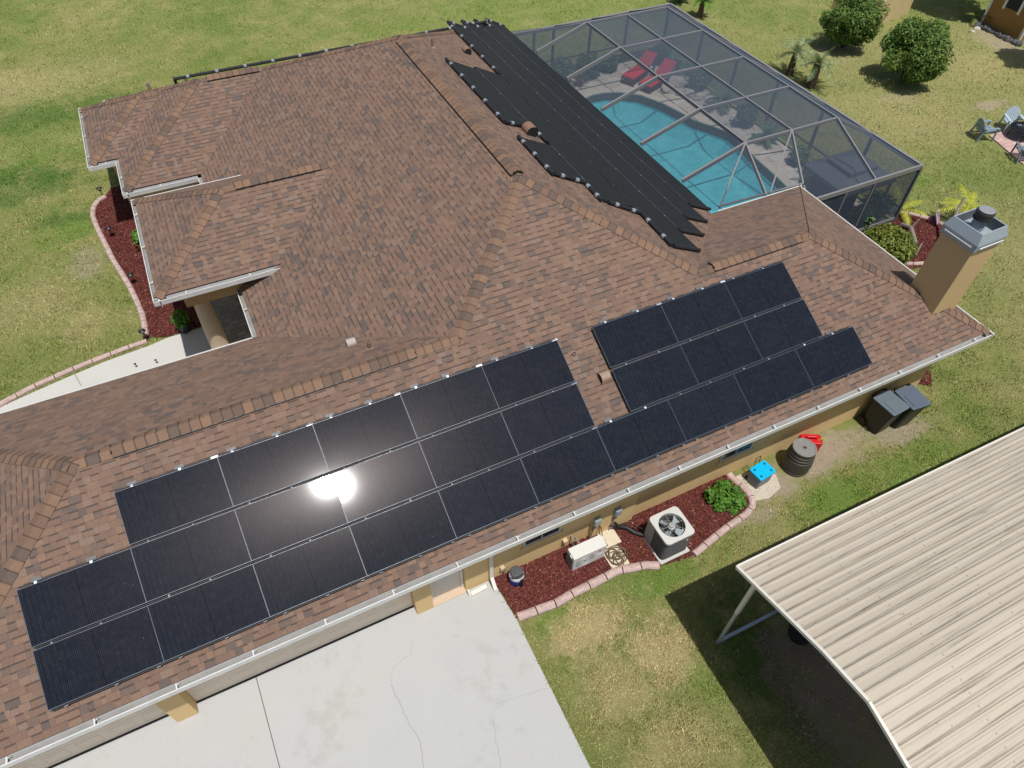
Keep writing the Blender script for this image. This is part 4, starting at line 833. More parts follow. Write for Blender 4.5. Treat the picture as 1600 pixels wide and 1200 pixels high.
for k in range(4):
    m = MB(); a = 2*PI*k/4+.5
    for j in range(5):
        r0, r1 = .06+.044*j, .06+.044*(j+1); w0, w1 = .08+.020*j, .08+.020*(j+1)
        def bp(r, s): ang = a+s/r*.5 if r > .1 else a+s*4; return (L[0]+r*math.cos(ang), L[1]+r*math.sin(ang), .78+s*.35)
        m.poly([bp(r0+.06, -w0), bp(r1+.06, -w1), bp(r1+.06, w1), bp(r0+.06, w0)] if r1+.06 < .29 else [bp(.236, -w0), bp(.285, -w1), bp(.285, w1), bp(.236, w0)])
    m.build('fan_blade', plain('blue_grey_blade', (.34, .39, .42), .5), ac)
MB().lathe((L[0], L[1], .78), [(.085, 0), (.085, .06), (.07, .075), (0, .08)], 24).build('fan_hub', plain('light_grey_hub', (.5, .5, .5), .5), ac)
gl = MB()
for r in [.12+.06*k for k in range(4)]:
    gl.tube([(L[0]+r*math.cos(2*PI*k/40), L[1]+r*math.sin(2*PI*k/40), .893) for k in range(41)], .0022, 4, False)
for k in range(8): a = 2*PI*k/8; gl.bar((L[0]+.06*math.cos(a), L[1]+.06*math.sin(a), .896), (L[0]+.305*math.cos(a), L[1]+.305*math.sin(a), .889), .007, .007)
gl.lathe((L[0], L[1], .888), [(.07, 0), (.07, .01), (0, .012)], 20); gl.build('fan_grille', plain('grille_wire', (.42, .42, .41), .4, .4), ac)
MB().b2((L[0]+.19, L[1]-.367, .62), (L[0]+.235, L[1]-.362, .66)).build('badge', WHITE, ac)
# mini split
mo = thing('mini_split_unit', 'white low heat pump unit with a round front grille on the red mulch', 'heat pump', (9.43, .13, 0)); MW = plain('warm_white_enclosure', (.64, .625, .58), .4, var=.04)
MB().b2((9.02, -.02, .05), (9.86, .28, .60)).build('enclosure', MW, mo, bevel=.012)
MB().b2((9.1, .02, 0), (9.16, .26, .05)).b2((9.7, .02, 0), (9.76, .26, .05)).build('foot_rail', GALV, mo)
g = MB()
for r in [.05+.026*k for k in range(8)]: g.tube([(9.32+r*math.cos(2*PI*k/36), -.028, .325+r*math.sin(2*PI*k/36)) for k in range(37)], .0035, 4, False)
for k in range(12): a = 2*PI*k/12; g.bar((9.32+.04*math.cos(a), -.03, .325+.04*math.sin(a)), (9.32+.235*math.cos(a), -.03, .325+.235*math.sin(a)), .005, .005, (0, 1, 0))
g.build('front_grille', plain('grille_grey_white', (.55, .54, .51), .5), mo)
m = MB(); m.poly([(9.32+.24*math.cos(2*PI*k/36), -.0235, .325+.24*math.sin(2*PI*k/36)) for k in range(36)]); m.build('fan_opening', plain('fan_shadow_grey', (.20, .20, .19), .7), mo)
v = MB()
for k in range(12): v.b2((9.008, .02+k*.02, .12), (9.018, .03+k*.02, .52))
v.build('side_fins', plain('fin_grey', (.2, .2, .2), .6), mo); MB().b2((9.0, .06, .5), (9.02, .14, .55)).build('side_handle', MW, mo)
m = MB(); m.poly([(9.70+.035*math.cos(2*PI*k/20), -.0235, .46+.035*math.sin(2*PI*k/20)) for k in range(20)]); m.build('round_emblem', plain('crimson_emblem', (.42, .015, .09), .4), mo)
def text(s, loc, rot, size, mat, parent, name='lettering'):
    c = bpy.data.curves.new(name, 'FONT'); c.body = s; c.size = size; c.align_x = 'CENTER'; c.align_y = 'CENTER'; c.extrude = .0005
    tmp = bpy.data.objects.new('tmp', c); COL.objects.link(tmp); dg = bpy.context.evaluated_depsgraph_get(); me = bpy.data.meshes.new_from_object(tmp.evaluated_get(dg)); bpy.data.objects.remove(tmp)
    me.materials.clear(); me.materials.append(mat); o = bpy.data.objects.new(name, me); COL.objects.link(o); o.parent = parent; o.location = Vector(loc)-org(parent); o.rotation_euler = rot; return o
text('LG', (9.795, -.024, .46), (PI/2, 0, 0), .06, plain('grey_lettering', (.25, .22, .24)), mo)
lp = MB()
for k in range(4): lp.b2((9.62, -.0245, .36-k*.03), (9.80, -.0225, .365-k*.03))
lp.build('rating_label', plain('label_grey', (.58, .57, .55)), mo)
# paving slab pair and hose
for i, (a, b, lab) in enumerate((((10.0, .12), (10.42, .58), 'pale square stepping slab against the wall by the hose tap'), ((9.86, -.42), (10.30, .10), 'pale square stepping slab under the coiled brown hose'))):
    sb = MB().b2((*a, .02), (*b, .07)).build('stepping_slab', plain('cream_slab', (.60, .52, .38), .9, bump=.004), None, bevel=.012); tag(sb, lab, 'slab')
hs = MB(); cxh, cyh = 10.10, -.16
for k, (dx, dy, r, z) in enumerate(((0, .03, .22, .085), (-.04, -.02, .17, .10), (.07, -.06, .15, .11), (-.08, .10, .13, .12), (.05, .08, .19, .125), (-.02, -.12, .12, .13), (.0, .0, .09, .14), (-.02, -.24, .07, .09), (.12, .02, .10, .14))):
    ph = random.random()*6; hs.tube([(cxh+dx+r*(1+.1*math.sin(3*q/20*2*PI+ph))*math.cos(2*PI*q/20+ph), cyh+dy+r*.92*math.sin(2*PI*q/20+ph), z+.02*math.sin(q/20*4*PI+ph)) for q in range(23)], .012, 6)
hs.tube([(10.05, .15, .12), (9.98, .35, .2), (9.97, .5, .42), (10.0, .55, .5), (10.04, .5, .4), (10.06, .42, .15)], .012, 6)
tag(hs.build('garden_hose', plain('brown_hose', (.14, .10, .06), .5), None, smooth=True), 'brown garden hose coiled in loops between the two cooling units', 'hose')
tap = thing('hose_tap', 'small brass hose tap on the wall above the coiled hose', 'tap', (10.0, .52, .5)); MB().tube([(10.0, .6, .5), (10.0, .52, .5), (10.0, .50, .46)], .014, 6).build('spout', plain('brass', (.35, .24, .1), .35, .8), tap); MB().lathe((10.0, .54, .53), [(.025, 0), (.025, .012)], 10).build('tap_wheel', BLACK, tap)
# electrical boxes
for x, z, lab in ((9.86, .84, 'grey electrical box on the wall above the white low heat pump'), (10.40, .88, 'grey electrical box on the wall nearer the big square condenser')):
    o = thing('electrical_box', lab, 'electrical box', (x, .53, z), 0, 'disconnect boxes on the wall'); MB().b2((x-.085, .43, z-.12), (x+.085, .53, z+.13)).build('box_body', plain('box_grey', (.27, .31, .32), .45, .2), o, bevel=.01); MB().b2((x-.07, .415, z-.08), (x+.07, .43, z+.115)).build('cover', plain('box_grey_cover', (.33, .37, .385), .45, .2), o, bevel=.005)
    MB().tube([(x, .48, z-.12), (x-.02, .50, z-.3), (x-.06, .50, z-.55), (x-.1, .48, z-.72)], .016, 6).build('conduit', plain('grey_conduit', (.2, .2, .2), .5), o)
cv = MB(); cv.tube([(10.42, .50, .34), (10.5, .45, .2), (10.68, .36, .14), (10.8, .18, .1), (10.98, -.02, .12)], [.03, .04, .05, .05, .04], 8).tube([(10.3, .5, .3), (10.42, .46, .16), (10.6, .4, .1)], .022, 6).tube([(10.55, .46, .22), (10.75, .38, .28), (10.98, .02, .3)], .014, 6)
tag(cv.build('refrigerant_line', plain('black_insulation', (.02, .02, .02), .6), None, smooth=True), 'thick black insulated line from the wall to the square condenser', 'pipe')
wp = thing('wall_plumbing', 'cluster of small pipes and valves on the wall behind the white heat pump', 'pipes', (9.2, .5, .3)); MB().tube([(9.3, .6, .45), (9.3, .46, .45), (9.3, .46, .15)], .02, 6).tube([(9.42, .58, .3), (9.42, .42, .3), (9.5, .4, .1), (9.66, .36, .2)], .02, 6).build('pipework', plain('grey_pipe', (.25, .22, .18), .5), wp); MB().box((9.12, .55, .42), (.11, .1, .09)).build('outlet_cover', plain('tan_outlet', (.55, .42, .24), .6), wp, bevel=.01)
o2t = thing('wall_outlet', 'small tan outlet with an open flap beside the downspout', 'outlet', (7.55, .55, .42)); MB().box((7.55, .56, .42), (.1, .08, .12)).build('outlet_box', plain('tan_outlet', (.55, .42, .24), .6), o2t, bevel=.008); MB().box((7.62, .5, .46), (.1, .01, .08), Matrix.Rotation(.6, 3, 'Z')).build('flap', plain('grey_flap', (.3, .27, .2), .5), o2t)
# water jug
jp = gp(811, 916); jx, jy = jp.x, jp.y+.14; jug = thing('water_cooler_jug', 'round blue and white drinks cooler with a black lid on the red mulch', 'drinks cooler', (jx, jy, 0))
MB().lathe((jx, jy, .03), [(.15, 0), (.165, .02), (.17, .26), (.172, .27)], 28).build('body', plain('royal_blue_plastic', (.01, .07, .42), .35, var=.05), jug, smooth=True); MB().lathe((jx, jy, .03), [(.172, .27), (.174, .28), (.16, .36), (.15, .365)], 28).build('white_band', plain('white_plastic', (.75, .76, .78), .35, var=.03), jug, smooth=True)
MB().lathe((jx, jy, .03), [(.155, .36), (.15, .42), (.12, .45), (.06, .455), (.055, .475), (0, .48)], 28).build('lid', plain('charcoal_lid', (.085, .085, .088), .45), jug, smooth=True); MB().tube([(jx-.175, jy, .3), (jx-.19, jy-.05, .42), (jx-.12, jy-.13, .49), (jx+.12, jy-.13, .49), (jx+.19, jy-.05, .42), (jx+.175, jy, .3)], .011, 6).build('carry_handle', BLACK, jug)
MB().b2((jx-.0, jy-.2, .06), (jx+.07, jy-.165, .36)).build('spigot', BLACK, jug)
# cooler with turquoise lid
kx, ky = 14.42, .12; ck = thing('ice_chest', 'grey ice chest with a bright turquoise lid and pull handle', 'ice chest', (kx, ky, 0), .12); Lm = lambda: MB()
Lm().prism(rrect(0, 0, .24, .18, .04), .04, .40).build('body', plain('slate_grey_plastic', (.17, .18, .20), .45), ck, local=True, bevel=.008); Lm().prism(rrect(0, 0, .265, .205, .05), .40, .47).build('lid', plain('turquoise_plastic', (.0, .43, .74), .4, var=.04), ck, local=True, bevel=.012)
for a, b in ((-.17, -.11), (.17, -.11), (-.17, .11), (.17, .11)): Lm().lathe((a, b, .468), [(.03, 0), (.03, .006), (0, .006)], 12).build('cup_recess', plain('deep_blue', (.0, .05, .12), .5), ck, local=True)
for sx in (-.2, .2): m = Lm(); [m.lathe((0, 0, 0), [(.001, 0), (.06, .0)], 12)]; MB().tube([(sx, .19, .06), (sx, .22, .06)], .06, 14).build('wheel', RUB, ck, local=True)
Lm().tube([(-.09, .2, .42), (-.09, .24, .72), (.09, .24, .72), (.09, .2, .42)], .009, 6).tube([(-.09, .225, .6), (.09, .225, .6)], .007, 6).build('pull_handle', BLACK, ck, local=True)
tag(MB().flat([(13.92, -.32), (14.35, -.42), (14.8, -.3), (14.95, .05), (14.75, .4), (14.0, .45), (13.9, .1)], [], .014).build('sandy_patch', plain('pale_shell_sand', (.52, .46, .37), .95, var=.3, scale=14, bump=.02, bscale=40)), kind='structure')
# rain barrel
rx, ry = 15.55, .06; rb_ = thing('rain_barrel', 'large dark grey ribbed barrel with a round lid by the wall', 'barrel', (rx, ry, 0))
MB().lathe((rx, ry, 0), [(.30, 0), (.345, .03), (.35, .07), (.335, .09), (.352, .28), (.345, .44), (.335, .50), (.31, .515), (.33, .54), (.325, .60), (.30, .615), (.315, .64), (.308, .69), (.285, .705), (.298, .73), (.29, .80)], 36).build('body', plain('sooty_brown_plastic', (.062, .052, .044), .5, var=.3, scale=4), rb_, smooth=True)
MB().lathe((rx, ry, .80), [(.285, -.01), (.29, .0), (.29, .022), (.265, .024), (.255, .012), (.07, .012), (.065, .02), (.045, .02), (.045, -.02), (0, -.02)], 36).build('lid', plain('weathered_grey_lid', (.21, .205, .195), .6, var=.4, scale=16), rb_, smooth=True)
# fuel can
fx, fy = 16.22, .36; gc = thing('fuel_can', 'red plastic fuel can with a yellow spout behind the dark barrel', 'fuel can', (fx, fy, 0), -.5); RED = plain('red_plastic', (.55, .012, .018), .35, var=.06)
MB().prism(rrect(0, 0, .26, .15, .05), 0, .42).build('body', RED, gc, local=True, bevel=.02); MB().tube([(-.14, 0, .41), (-.14, 0, .50), (.08, 0, .50), (.12, 0, .41)], .028, 8).build('handle', RED, gc, local=True); MB().tube([(.18, -.03, .41), (.21, -.05, .50), (.28, -.1, .56)], [.03, .022, .015], 8).build('spout', plain('yellow_plastic', (.7, .55, .12), .4), gc, local=True)
# bins
def bin_(x, y, rz, label, body, lid):
    o = thing('wheelie_bin', label, 'wheelie bin', (x, y, 0), rz, 'wheelie bins against the house wall'); b = []
    m = MB(); lo_, hi_ = rrect(0, .03, .235, .25, .05), rrect(0, 0, .29, .33, .05)
    for i in range(len(lo_)):
        k = (i+1) % len(lo_); m.poly([(*lo_[i], .04), (*lo_[k], .04), (*hi_[k], .98), (*hi_[i], .98)])
    m.poly([(*p, .04) for p in reversed(lo_)]); m.build('body', body, o, local=True, smooth=True)
    MB().prism(rrect(0, 0, .31, .35, .05), .94, 1.0).build('rim', body, o, local=True, bevel=.01)
    m = MB(); up = rrect(0, -.01, .305, .355, .06); m.prism(up, 1.0, 1.04); m.build('lid', lid, o, local=True, bevel=.015)
    MB().prism(rrect(.0, -.10, .2, .2, .03), 1.04, 1.055).build('lid_panel', lid, o, local=True, bevel=.006)
    MB().tube([(-.22, .34, .96), (-.22, .41, 1.0), (.22, .41, 1.0), (.22, .34, .96)], .016, 8).b2((-.25, .33, .98), (-.18, .40, 1.05)).b2((.18, .33, .98), (.25, .40, 1.05)).build('handle', BLACK, o, local=True)
    for sx in (-.27, .27): MB().tube([(sx-.025, .27, .12), (sx+.025, .27, .12)], .12, 18).build('wheel', RUB, o, local=True)
    return o
BB = plain('black_bin_plastic', (.022, .022, .022), .42); LD = plain('grey_bin_lid', (.12, .15, .175), .42, var=.1); LD2 = plain('slate_bin_lid', (.10, .125, .165), .4, var=.1)
bin_(18.38, .13, .06, 'black wheelie bin with a grey panelled lid, nearer the dark barrel', BB, LD); bin_(19.02, .02, -.08, 'black wheelie bin with a plain slate lid, nearer the house corner', BB, LD2)
# ------------------------------------------------------------------ plants
def leaf_mesh(name, cen, rad, n, size, mat, parent=None, shell=.55, zmin=None, lump=.22, f=2.0, up=.0, lobes=0):
    d = rng.normal(size=(n, 3)); d /= np.linalg.norm(d, axis=1)[:, None]
    so_ = rng.uniform(0, 50, 3); nz = np.array([noise.noise(Vector(v*f+so_)) for v in d]); r = (shell+(1-shell)*rng.random(n)**.5)*(1+lump*nz)
    # gaps
    nz2 = np.array([noise.noise(Vector(v*f*2.3+so_+9)) for v in d]); keep = nz2 > -.38-.25*rng.random(n); d, r = d[keep], r[keep]; n = len(r)
    c = np.array(cen)+d*r[:, None]*np.array(rad)
    if lobes:
        lc = rng.normal(size=(lobes, 3)); lc /= np.linalg.norm(lc, axis=1)[:, None]; lr = rng.uniform(.26, .48, lobes); w_ = rng.integers(0, lobes, n)
        c = np.array(cen)+(lc[w_]*(1.0-lr[w_])[:, None]*1.08+d*(r*lr[w_])[:, None])*np.array(rad); k = rng.random(n) < .94; c, d = c[k], d[k]; n = len(c)
    if zmin is not None: k = c[:, 2] > zmin; c, d = c[k], d[k]; n = len(c)
    nrm = d*.8+rng.normal(0, .55, (n, 3)); nrm[:, 2] += .35+up; nrm /= np.linalg.norm(nrm, axis=1)[:, None]
    a = np.cross(nrm, rng.normal(size=(n, 3))); a /= np.linalg.norm(a, axis=1)[:, None]; b = np.cross(nrm, a); s = size*rng.uniform(.6, 1.3, n)[:, None]
    V = np.stack([c-a*s, c+b*s*.55+nrm*s*.12, c+a*s, c-b*s*.55+nrm*s*.12], 1).reshape(-1, 3)
    if parent: V = V-np.array(org(parent))
    return fast_mesh(name, V, np.arange(4*n).reshape(-1, 4), mat, parent)
LF_D = m_leaf('dark_green_leaves', (.045, .090, .016), (.115, .205, .034), (.23, .32, .075)); LF_B = m_leaf('bright_green_leaves', (.045, .13, .015), (.10, .24, .028), (.18, .33, .055))
LF_Y = m_leaf('yellow_green_leaves', (.06, .09, .015), (.16, .20, .03), (.30, .31, .06)); LF_P = m_leaf('palm_fronds', (.10, .15, .055), (.22, .29, .12), (.42, .46, .26)); LF_PY = m_leaf('yellow_palm_fronds', (.22, .25, .02), (.42, .44, .04), (.60, .58, .09)); LF_C = m_leaf('shade_plant_leaves', (.04, .09, .03), (.10, .19, .055), (.20, .30, .11))
def stems(x, y, h, parent, n=5, r=.05, spread=.4, mat=None):
    m = MB()
    for k in range(n):
        a = 2*PI*k/n+random.random(); m.tube([(x+.03*math.cos(a), y+.03*math.sin(a), 0), (x+spread*.4*math.cos(a), y+spread*.4*math.sin(a), h*.45), (x+spread*math.cos(a), y+spread*math.sin(a), h)], [r, r*.7, r*.35], 6)
    m.build('trunk', mat or WOOD, parent, smooth=True)
def bush(px, py, rad, cz, label, n, size, mat, name='round_shrub', cat='shrub', group=None, xy=None, **kw):
    x, y = xy if xy else gp(px, py).xy; o = thing(name, label, cat, (x, y, 0), 0, group); stems(x, y, cz, o, 6, .05, min(rad[0]*.55, .7)); c = leaf_mesh('crown', (x, y, cz), rad, n, size, mat, o, **kw); return o
bush(1409, 130, (1.5, 1.5, 1.28), 1.45, 'large round dark green tree with its crown clear of the lawn, nearer the fire pit', 19000, .062, LF_D, 'round_tree', 'tree', 'two round trees on the lawn', shell=.45, zmin=.25, lobes=30)
bush(1316, 74, (1.45, 1.45, 1.2), 1.42, 'large round green tree beside the wooden fence enclosure at the top', 15000, .062, LF_D, 'round_tree', 'tree', 'two round trees on the lawn', shell=.45, zmin=.25, lump=.3, lobes=26)
bush(1395, 382, (.85, .85, .60), .62, 'rounded yellow-green shrub in the mulch between the roof corner and chimney', 8000, .055, LF_Y, xy=(23.75, 5.25), shell=.4, lump=.12)
vb = thing('vine_bush', 'low bright green leafy bush on the mulch beside the pink curb', 'bush', (13.15, -.1, 0)); 
for cx_, cy_, cz_, a_, b_, n_ in ((13.05, .16, .20, .24, .20, 420), (13.38, .24, .22, .22, .17, 380), (13.25, -.06, .15, .26, .16, 380), (13.5, -.2, .17, .2, .22, 380), (13.02, -.12, .1, .14, .13, 160), (13.62, .02, .14, .12, .2, 170), (13.28, -.34, .1, .12, .1, 110)):
    leaf_mesh('crown', (cx_, cy_, cz_), (a_, b_, cz_*.9), n_, .062, LF_B, vb, shell=.25, zmin=.05, lump=.4)
def frond(m, base, az, el, L, droop, lw, n=16, leaf=.26):
    p = Vector(base); d0 = Vector((math.cos(az)*math.cos(el), math.sin(az)*math.cos(el), math.sin(el))); st = L/n
    for i in range(n):
        q = p+d0*st; sd = Vector((-math.sin(az), math.cos(az), 0)); s = i/n; ll = leaf*(math.sin(PI*min(1, .12+s*.95))**.6)
        if i > 1:
            for sg_ in (-1, 1):
                tip = p+sd*sg_*ll*.8+d0*ll*.55-Vector((0, 0, ll*.25)); m.poly([p-d0*lw, p+d0*lw, tip])
        m.poly([p+sd*.008, p-sd*.008, q-sd*.006, q+sd*.006]); p = q; d0 = (d0+Vector((0, 0, -droop/n))).normalized()
def palm(x, y, th, nf, L, label, mat, lean=(0, 0), r=.09, droop=1.5, name='small_palm', group=None, leaf=.26, el=(.1, 1.2), two=False):
    o = thing(name, label, 'palm', (x, y, 0), 0, group); m = MB(); top = Vector((x+lean[0], y+lean[1], th)); k = 7; pts = [Vector((x, y, 0)).lerp(top, i/k)+Vector((lean[0]*.3*math.sin(PI*i/k), 0, 0)) for i in range(k+1)]
    m.tube(pts, [r*(1.25-.35*i/k+(.12 if i % 2 else 0)) for i in range(k+1)], 9); m.build('trunk', WOOD, o, smooth=True); m = MB()
    for k in range(nf): frond(m, top, 2*PI*k/nf+random.uniform(-.3, .3), random.uniform(*el), L*random.uniform(.75, 1.1), droop*random.uniform(.7, 1.2), .028, leaf=leaf)
    m.build('crown', mat, o); return o
palm(*gp(1266, 136).xy, 1.0, 24, 1.25, 'small palm with a bare brown trunk and pale green fronds, nearer the round tree', LF_P, group='palms outside the pool cage', r=.17, el=(-.1, 1.3)); palm(*gp(1233, 117).xy, 1.0, 20, 1.15, 'small palm with dark trunk close to the cage, left of its twin', LF_P, group='palms outside the pool cage', r=.13, el=(-.1, 1.3))
palm(*gp(1093, 27).xy, .8, 14, .8, 'small dark-trunked palm beyond the far corner of the pool cage', LF_B, r=.12, el=(.2, 1.3)); pg = palm(30.2, 26.0, .5, 14, .8, 'fluffy green palm at the top edge beyond the pool cage corner', LF_Y, r=.1, el=(.1, 1.3))
palm(*gp(1497, 352).xy, .75, 11, 1.15, 'palm with yellow arching fronds behind the chimney', LF_PY, (.05, .05), r=.08, el=(-.1, .7), droop=1.1); palm(26.35, 6.95, .15, 6, 1.2, 'clump of yellow fronds at the corner of the pool cage', LF_PY, r=.04, el=(.4, 1.1), droop=1.4)
# leaning bare trunks in that bed
for pts, lab in (([(25.95, 6.4, 0), (25.75, 5.95, .25), (25.35, 5.35, .2), (25.0, 4.95, .06)], 'bare leaning grey branch on the mulch beside the yellow-green shrub'), ([(25.2, 4.55, .05), (25.9, 4.75, .35), (26.5, 5.1, .65), (26.95, 5.45, 1.0)], 'forked bare trunk leaning over the mulch next to the chimney')):
    m = MB(); m.tube(pts, [.09, .075, .06, .05], 8)
    p_ = Vector(pts[-1]); m.tube([p_, p_+Vector((.2, .1, .35))], [.05, .03], 6); m.tube([Vector(pts[1]), Vector(pts[1])+Vector((.15, -.05, .35))], [.05, .02], 6)
    tag(m.build('leaning_trunk', TRUNKG, None, smooth=True), lab, 'trunk')
sgp = gp(1459, 350); sg_ = thing('pink_planter', 'slanted pink and white patterned yard ornament on the mulch behind the chimney', 'ornament', (sgp.x, sgp.y, 0), .5)
PK = plain('pink_plastic', (.52, .34, .44), .6, var=.5, scale=12); MB().box((0, 0, .3), (.42, .05, .42), Matrix.Rotation(-.5, 3, 'X')).build('board', PK, sg_, local=True, bevel=.02); MB().box((0, .1, .1), (.34, .26, .2)).build('base_box', plain('maroon_base', (.16, .05, .06), .7), sg_, local=True, bevel=.02)
# ------------------------------------------------------------------ inside the cage
def lounger(x, y, rz, label):
    o = thing('sun_lounger', label, 'sun lounger', (x, y, .05), rz, 'red sun loungers by the pool'); RC = plain('red_cushion', (.62, .02, .03), .75, var=.1, bump=.004)
    MB().b2((-.31, -.95, .30), (.31, .28, .40)).build('seat_cushion', RC, o, local=True, bevel=.03); MB().box((0, .60, .58), (.62, .86, .10), Matrix.Rotation(.62, 3, 'X')).build('back_cushion', RC, o, local=True, bevel=.03)
    f = MB(); f.b2((-.33, -.97, .25), (-.29, .95, .30)).b2((.29, -.97, .25), (.33, .95, .30)).b2((-.29, -.97, .25), (.29, -.93, .30)).b2((-.29, .9, .25), (.29, .94, .30)); f.build('frame', plain('dark_wicker', (.05, .04, .035), .7), o, local=True)
    for a, b in ((-.3, -.9), (.3, -.9), (-.3, .85), (.3, .85)): MB().b2((a-.025, b-.025, 0), (a+.025, b+.025, .25)).build('leg', plain('dark_wicker', (.05, .04, .035)), o, local=True)
for fx_, fy_, rz_, lab in ((981, 121, -1.12, 'red cushioned sun lounger on the left, nearer the potted plant'), (1007, 133, -1.20, 'red cushioned sun lounger on the right, nearer the pale boulders')):
    q = gp(fx_, fy_, .4); lounger(q.x-math.sin(rz_)*.95, q.y+math.cos(rz_)*.95, rz_, lab)
def cplant(x, y, kind, label, s=1.0):
    if kind == 'palm': return palm(x, y, .35*s, 16, 1.0*s, label, LF_C, r=.06, droop=1.6, name='cage_palm', el=(.1, 1.2))
    o = thing('cage_shrub', label, 'shrub', (x, y, 0)); stems(x, y, .5*s, o, 4, .02, .2*s); leaf_mesh('crown', (x, y, .55*s), (.55*s, .5*s, .5*s), int(1500*s), .07, LF_C, o, shell=.25, zmin=.06, lump=.4)
for x, y, k, lab, s in ((18.8, 20.55, 's', 'dark shrub inside the screen behind the potted palm', .9), (20.0, 20.6, 's', 'green shrub against the far screen left of the red loungers', 1.1), (21.3, 20.55, 's', 'green bush against the far screen behind the loungers', 1.1), (22.5, 20.7, 's', 'low dark bush behind the left red lounger', .8), (25.15, 20.4, 's', 'dark bush in the far screened corner', .9), (25.2, 19.2, 'palm', 'spiky green palm against the screen right of the loungers', 1.0), (25.2, 17.6, 's', 'dark shrub by the screen beside the boulders', .9),
                       (25.1, 15.8, 'palm', 'feathery palm against the long screen wall, second from the far corner', 1.0), (25.15, 14.2, 's', 'green shrub against the long screen wall', .9), (25.1, 12.8, 'palm', 'feathery palm near the middle of the long screen wall', .9), (25.15, 11.0, 's', 'low shrub beside the white stone inside the screen', .7), (25.0, 9.6, 'palm', 'large fan of palm fronds next to the dark canopy', 1.3), (24.6, 9.3, 's', 'leafy bush spilling toward the pool near the dark canopy', 1.0),
                       (25.2, 7.2, 's', 'leafy bush behind the screen at the near cage corner', 1.0), (24.5, 7.0, 's', 'dark leafy bush behind the screen under the canopy', .8)): cplant(x, y, k, lab, s)
pp = thing('potted_palm', 'dark red pot with a spiky plant on the pool deck', 'potted plant', (20.6, 20.0, .05)); MB().lathe((20.6, 20.0, .05), [(.14, 0), (.2, .36), (.22, .37), (.22, .41), (.17, .41), (.16, .33), (0, .33)], 20).build('pot', plain('maroon_pot', (.17, .035, .04), .45), pp, smooth=True); m = MB()
for k in range(14): frond(m, (20.6, 20.0, .4), k*.9, random.uniform(.2, 1.2), .6, 1.3, .02, 10, .15)
m.build('foliage', LF_C, pp)
def boulder(x, y, s, label, mat, name='boulder', group=None, z=.05, cat='boulder', sz=.6):
    bm = bmesh.new(); bmesh.ops.create_icosphere(bm, subdivisions=3, radius=1); off = Vector((random.random()*9, random.random()*9, 0))
    for v in bm.verts:
        k = 1+.25*noise.noise(v.co*1.4+off)+.1*noise.noise(v.co*4+off); v.co = Vector((v.co.x*s*k, v.co.y*s*.8*k, max(-.1, v.co.z*s*sz*k+s*sz*.4)))
    me = bpy.data.meshes.new(name); bm.to_mesh(me); bm.free(); me.materials.append(mat); o = bpy.data.objects.new(name, me); COL.objects.link(o); o.location = (x, y, z); o.rotation_euler.z = random.random()*6; return tag(o, label, cat, group)
PB = plain('pale_boulder', (.56, .52, .43), .9, var=.3, scale=7, bump=.02, bscale=14)
for px, py, s, lab in ((1043, 140, .36, 'pale boulder beside the red lounger at the deck edge'), (1056, 130, .42, 'biggest pale boulder behind the red lounger'), (1075, 148, .34, 'pale boulder at the pool end of the rock group'), (1092, 152, .30, 'small pale boulder in leaf shade by the pool'), (1064, 146, .26, 'small pale boulder in the middle of the rock group')): boulder(*gp(px, py, .1).xy, s, lab, PB, group='boulders by the pool')
for px, py, s, lab in ((1086, 118, .13, 'small white stone figure in the planting by the long screen'), (1205, 203, .14, 'white rounded stone in the bed by the middle of the long screen'), (1064, 100, .10, 'cream stone in the bed right of the red loungers'), (1393, 326, .12, 'pale blue glazed stone behind the near screen corner')): boulder(*gp(px, py, .2).xy, s, lab, plain('white_stone', (.7, .68, .62), .7) if 'blue' not in lab else plain('pale_blue_glaze', (.25, .45, .5), .3), z=.08, sz=1.1)
# gazebo with a two-tier canopy
gz_ = thing('grill_gazebo', 'dark grey two-tier canopy shelter inside the near end of the pool cage', 'gazebo', (24.1, 7.95, .05)); CAN = plain('charcoal_canopy', (.075, .085, .098), .7, var=.12)
gx0, gx1, gy0, gy1 = 23.0, 25.25, 6.95, 9.0
def tier(x0, x1, y0, y1, z0, ins_, z1, nm, cap_=False):
    o4 = [(x0, y0), (x1, y0), (x1, y1), (x0, y1)]; i4 = [(x0+ins_, y0+ins_), (x1-ins_, y0+ins_), (x1-ins_, y1-ins_), (x0+ins_, y1-ins_)]; m = MB()
    for i in range(4): k = (i+1) % 4; m.poly([(*o4[i], z0), (*o4[k], z0), (*i4[k], z1), (*i4[i], z1)]); m.poly([(*o4[k], z0), (*o4[i], z0), (*o4[i], z0-.12), (*o4[k], z0-.12)])
    if cap_: m.poly([(*p, z1) for p in i4])
    m.build(nm, CAN, gz_)
tier(gx0, gx1, gy0, gy1, 1.72, .62, 1.98, 'canopy'); tier(gx0+.5, gx1-.5, gy0+.48, gy1-.48, 2.08, .45, 2.26, 'vent_canopy', True)
for x in (gx0+.08, gx1-.08):
    for y in (gy0+.08, gy1-.08): MB().b2((x-.035, y-.035, .05), (x+.035, y+.035, 1.74)).build('post', CAGED, gz_)
hob = thing('grill_counter', 'dark grill cabinet standing under the two-tier canopy', 'grill', (23.9, 7.9, .05)); MB().b2((23.4, 7.6, .05), (24.6, 8.2, .92)).build('cabinet', plain('dark_cabinet', (.05, .05, .055), .5), hob, bevel=.01); MB().tube([(23.6, 7.9, .95), (24.4, 7.9, .95)], .26, 16).build('hood', plain('black_hood', (.03, .03, .032), .35, .3), hob); MB().tube([(23.7, 7.6, 1.0), (24.3, 7.6, 1.0)], .018, 6).build('hood_handle', ALU, hob)
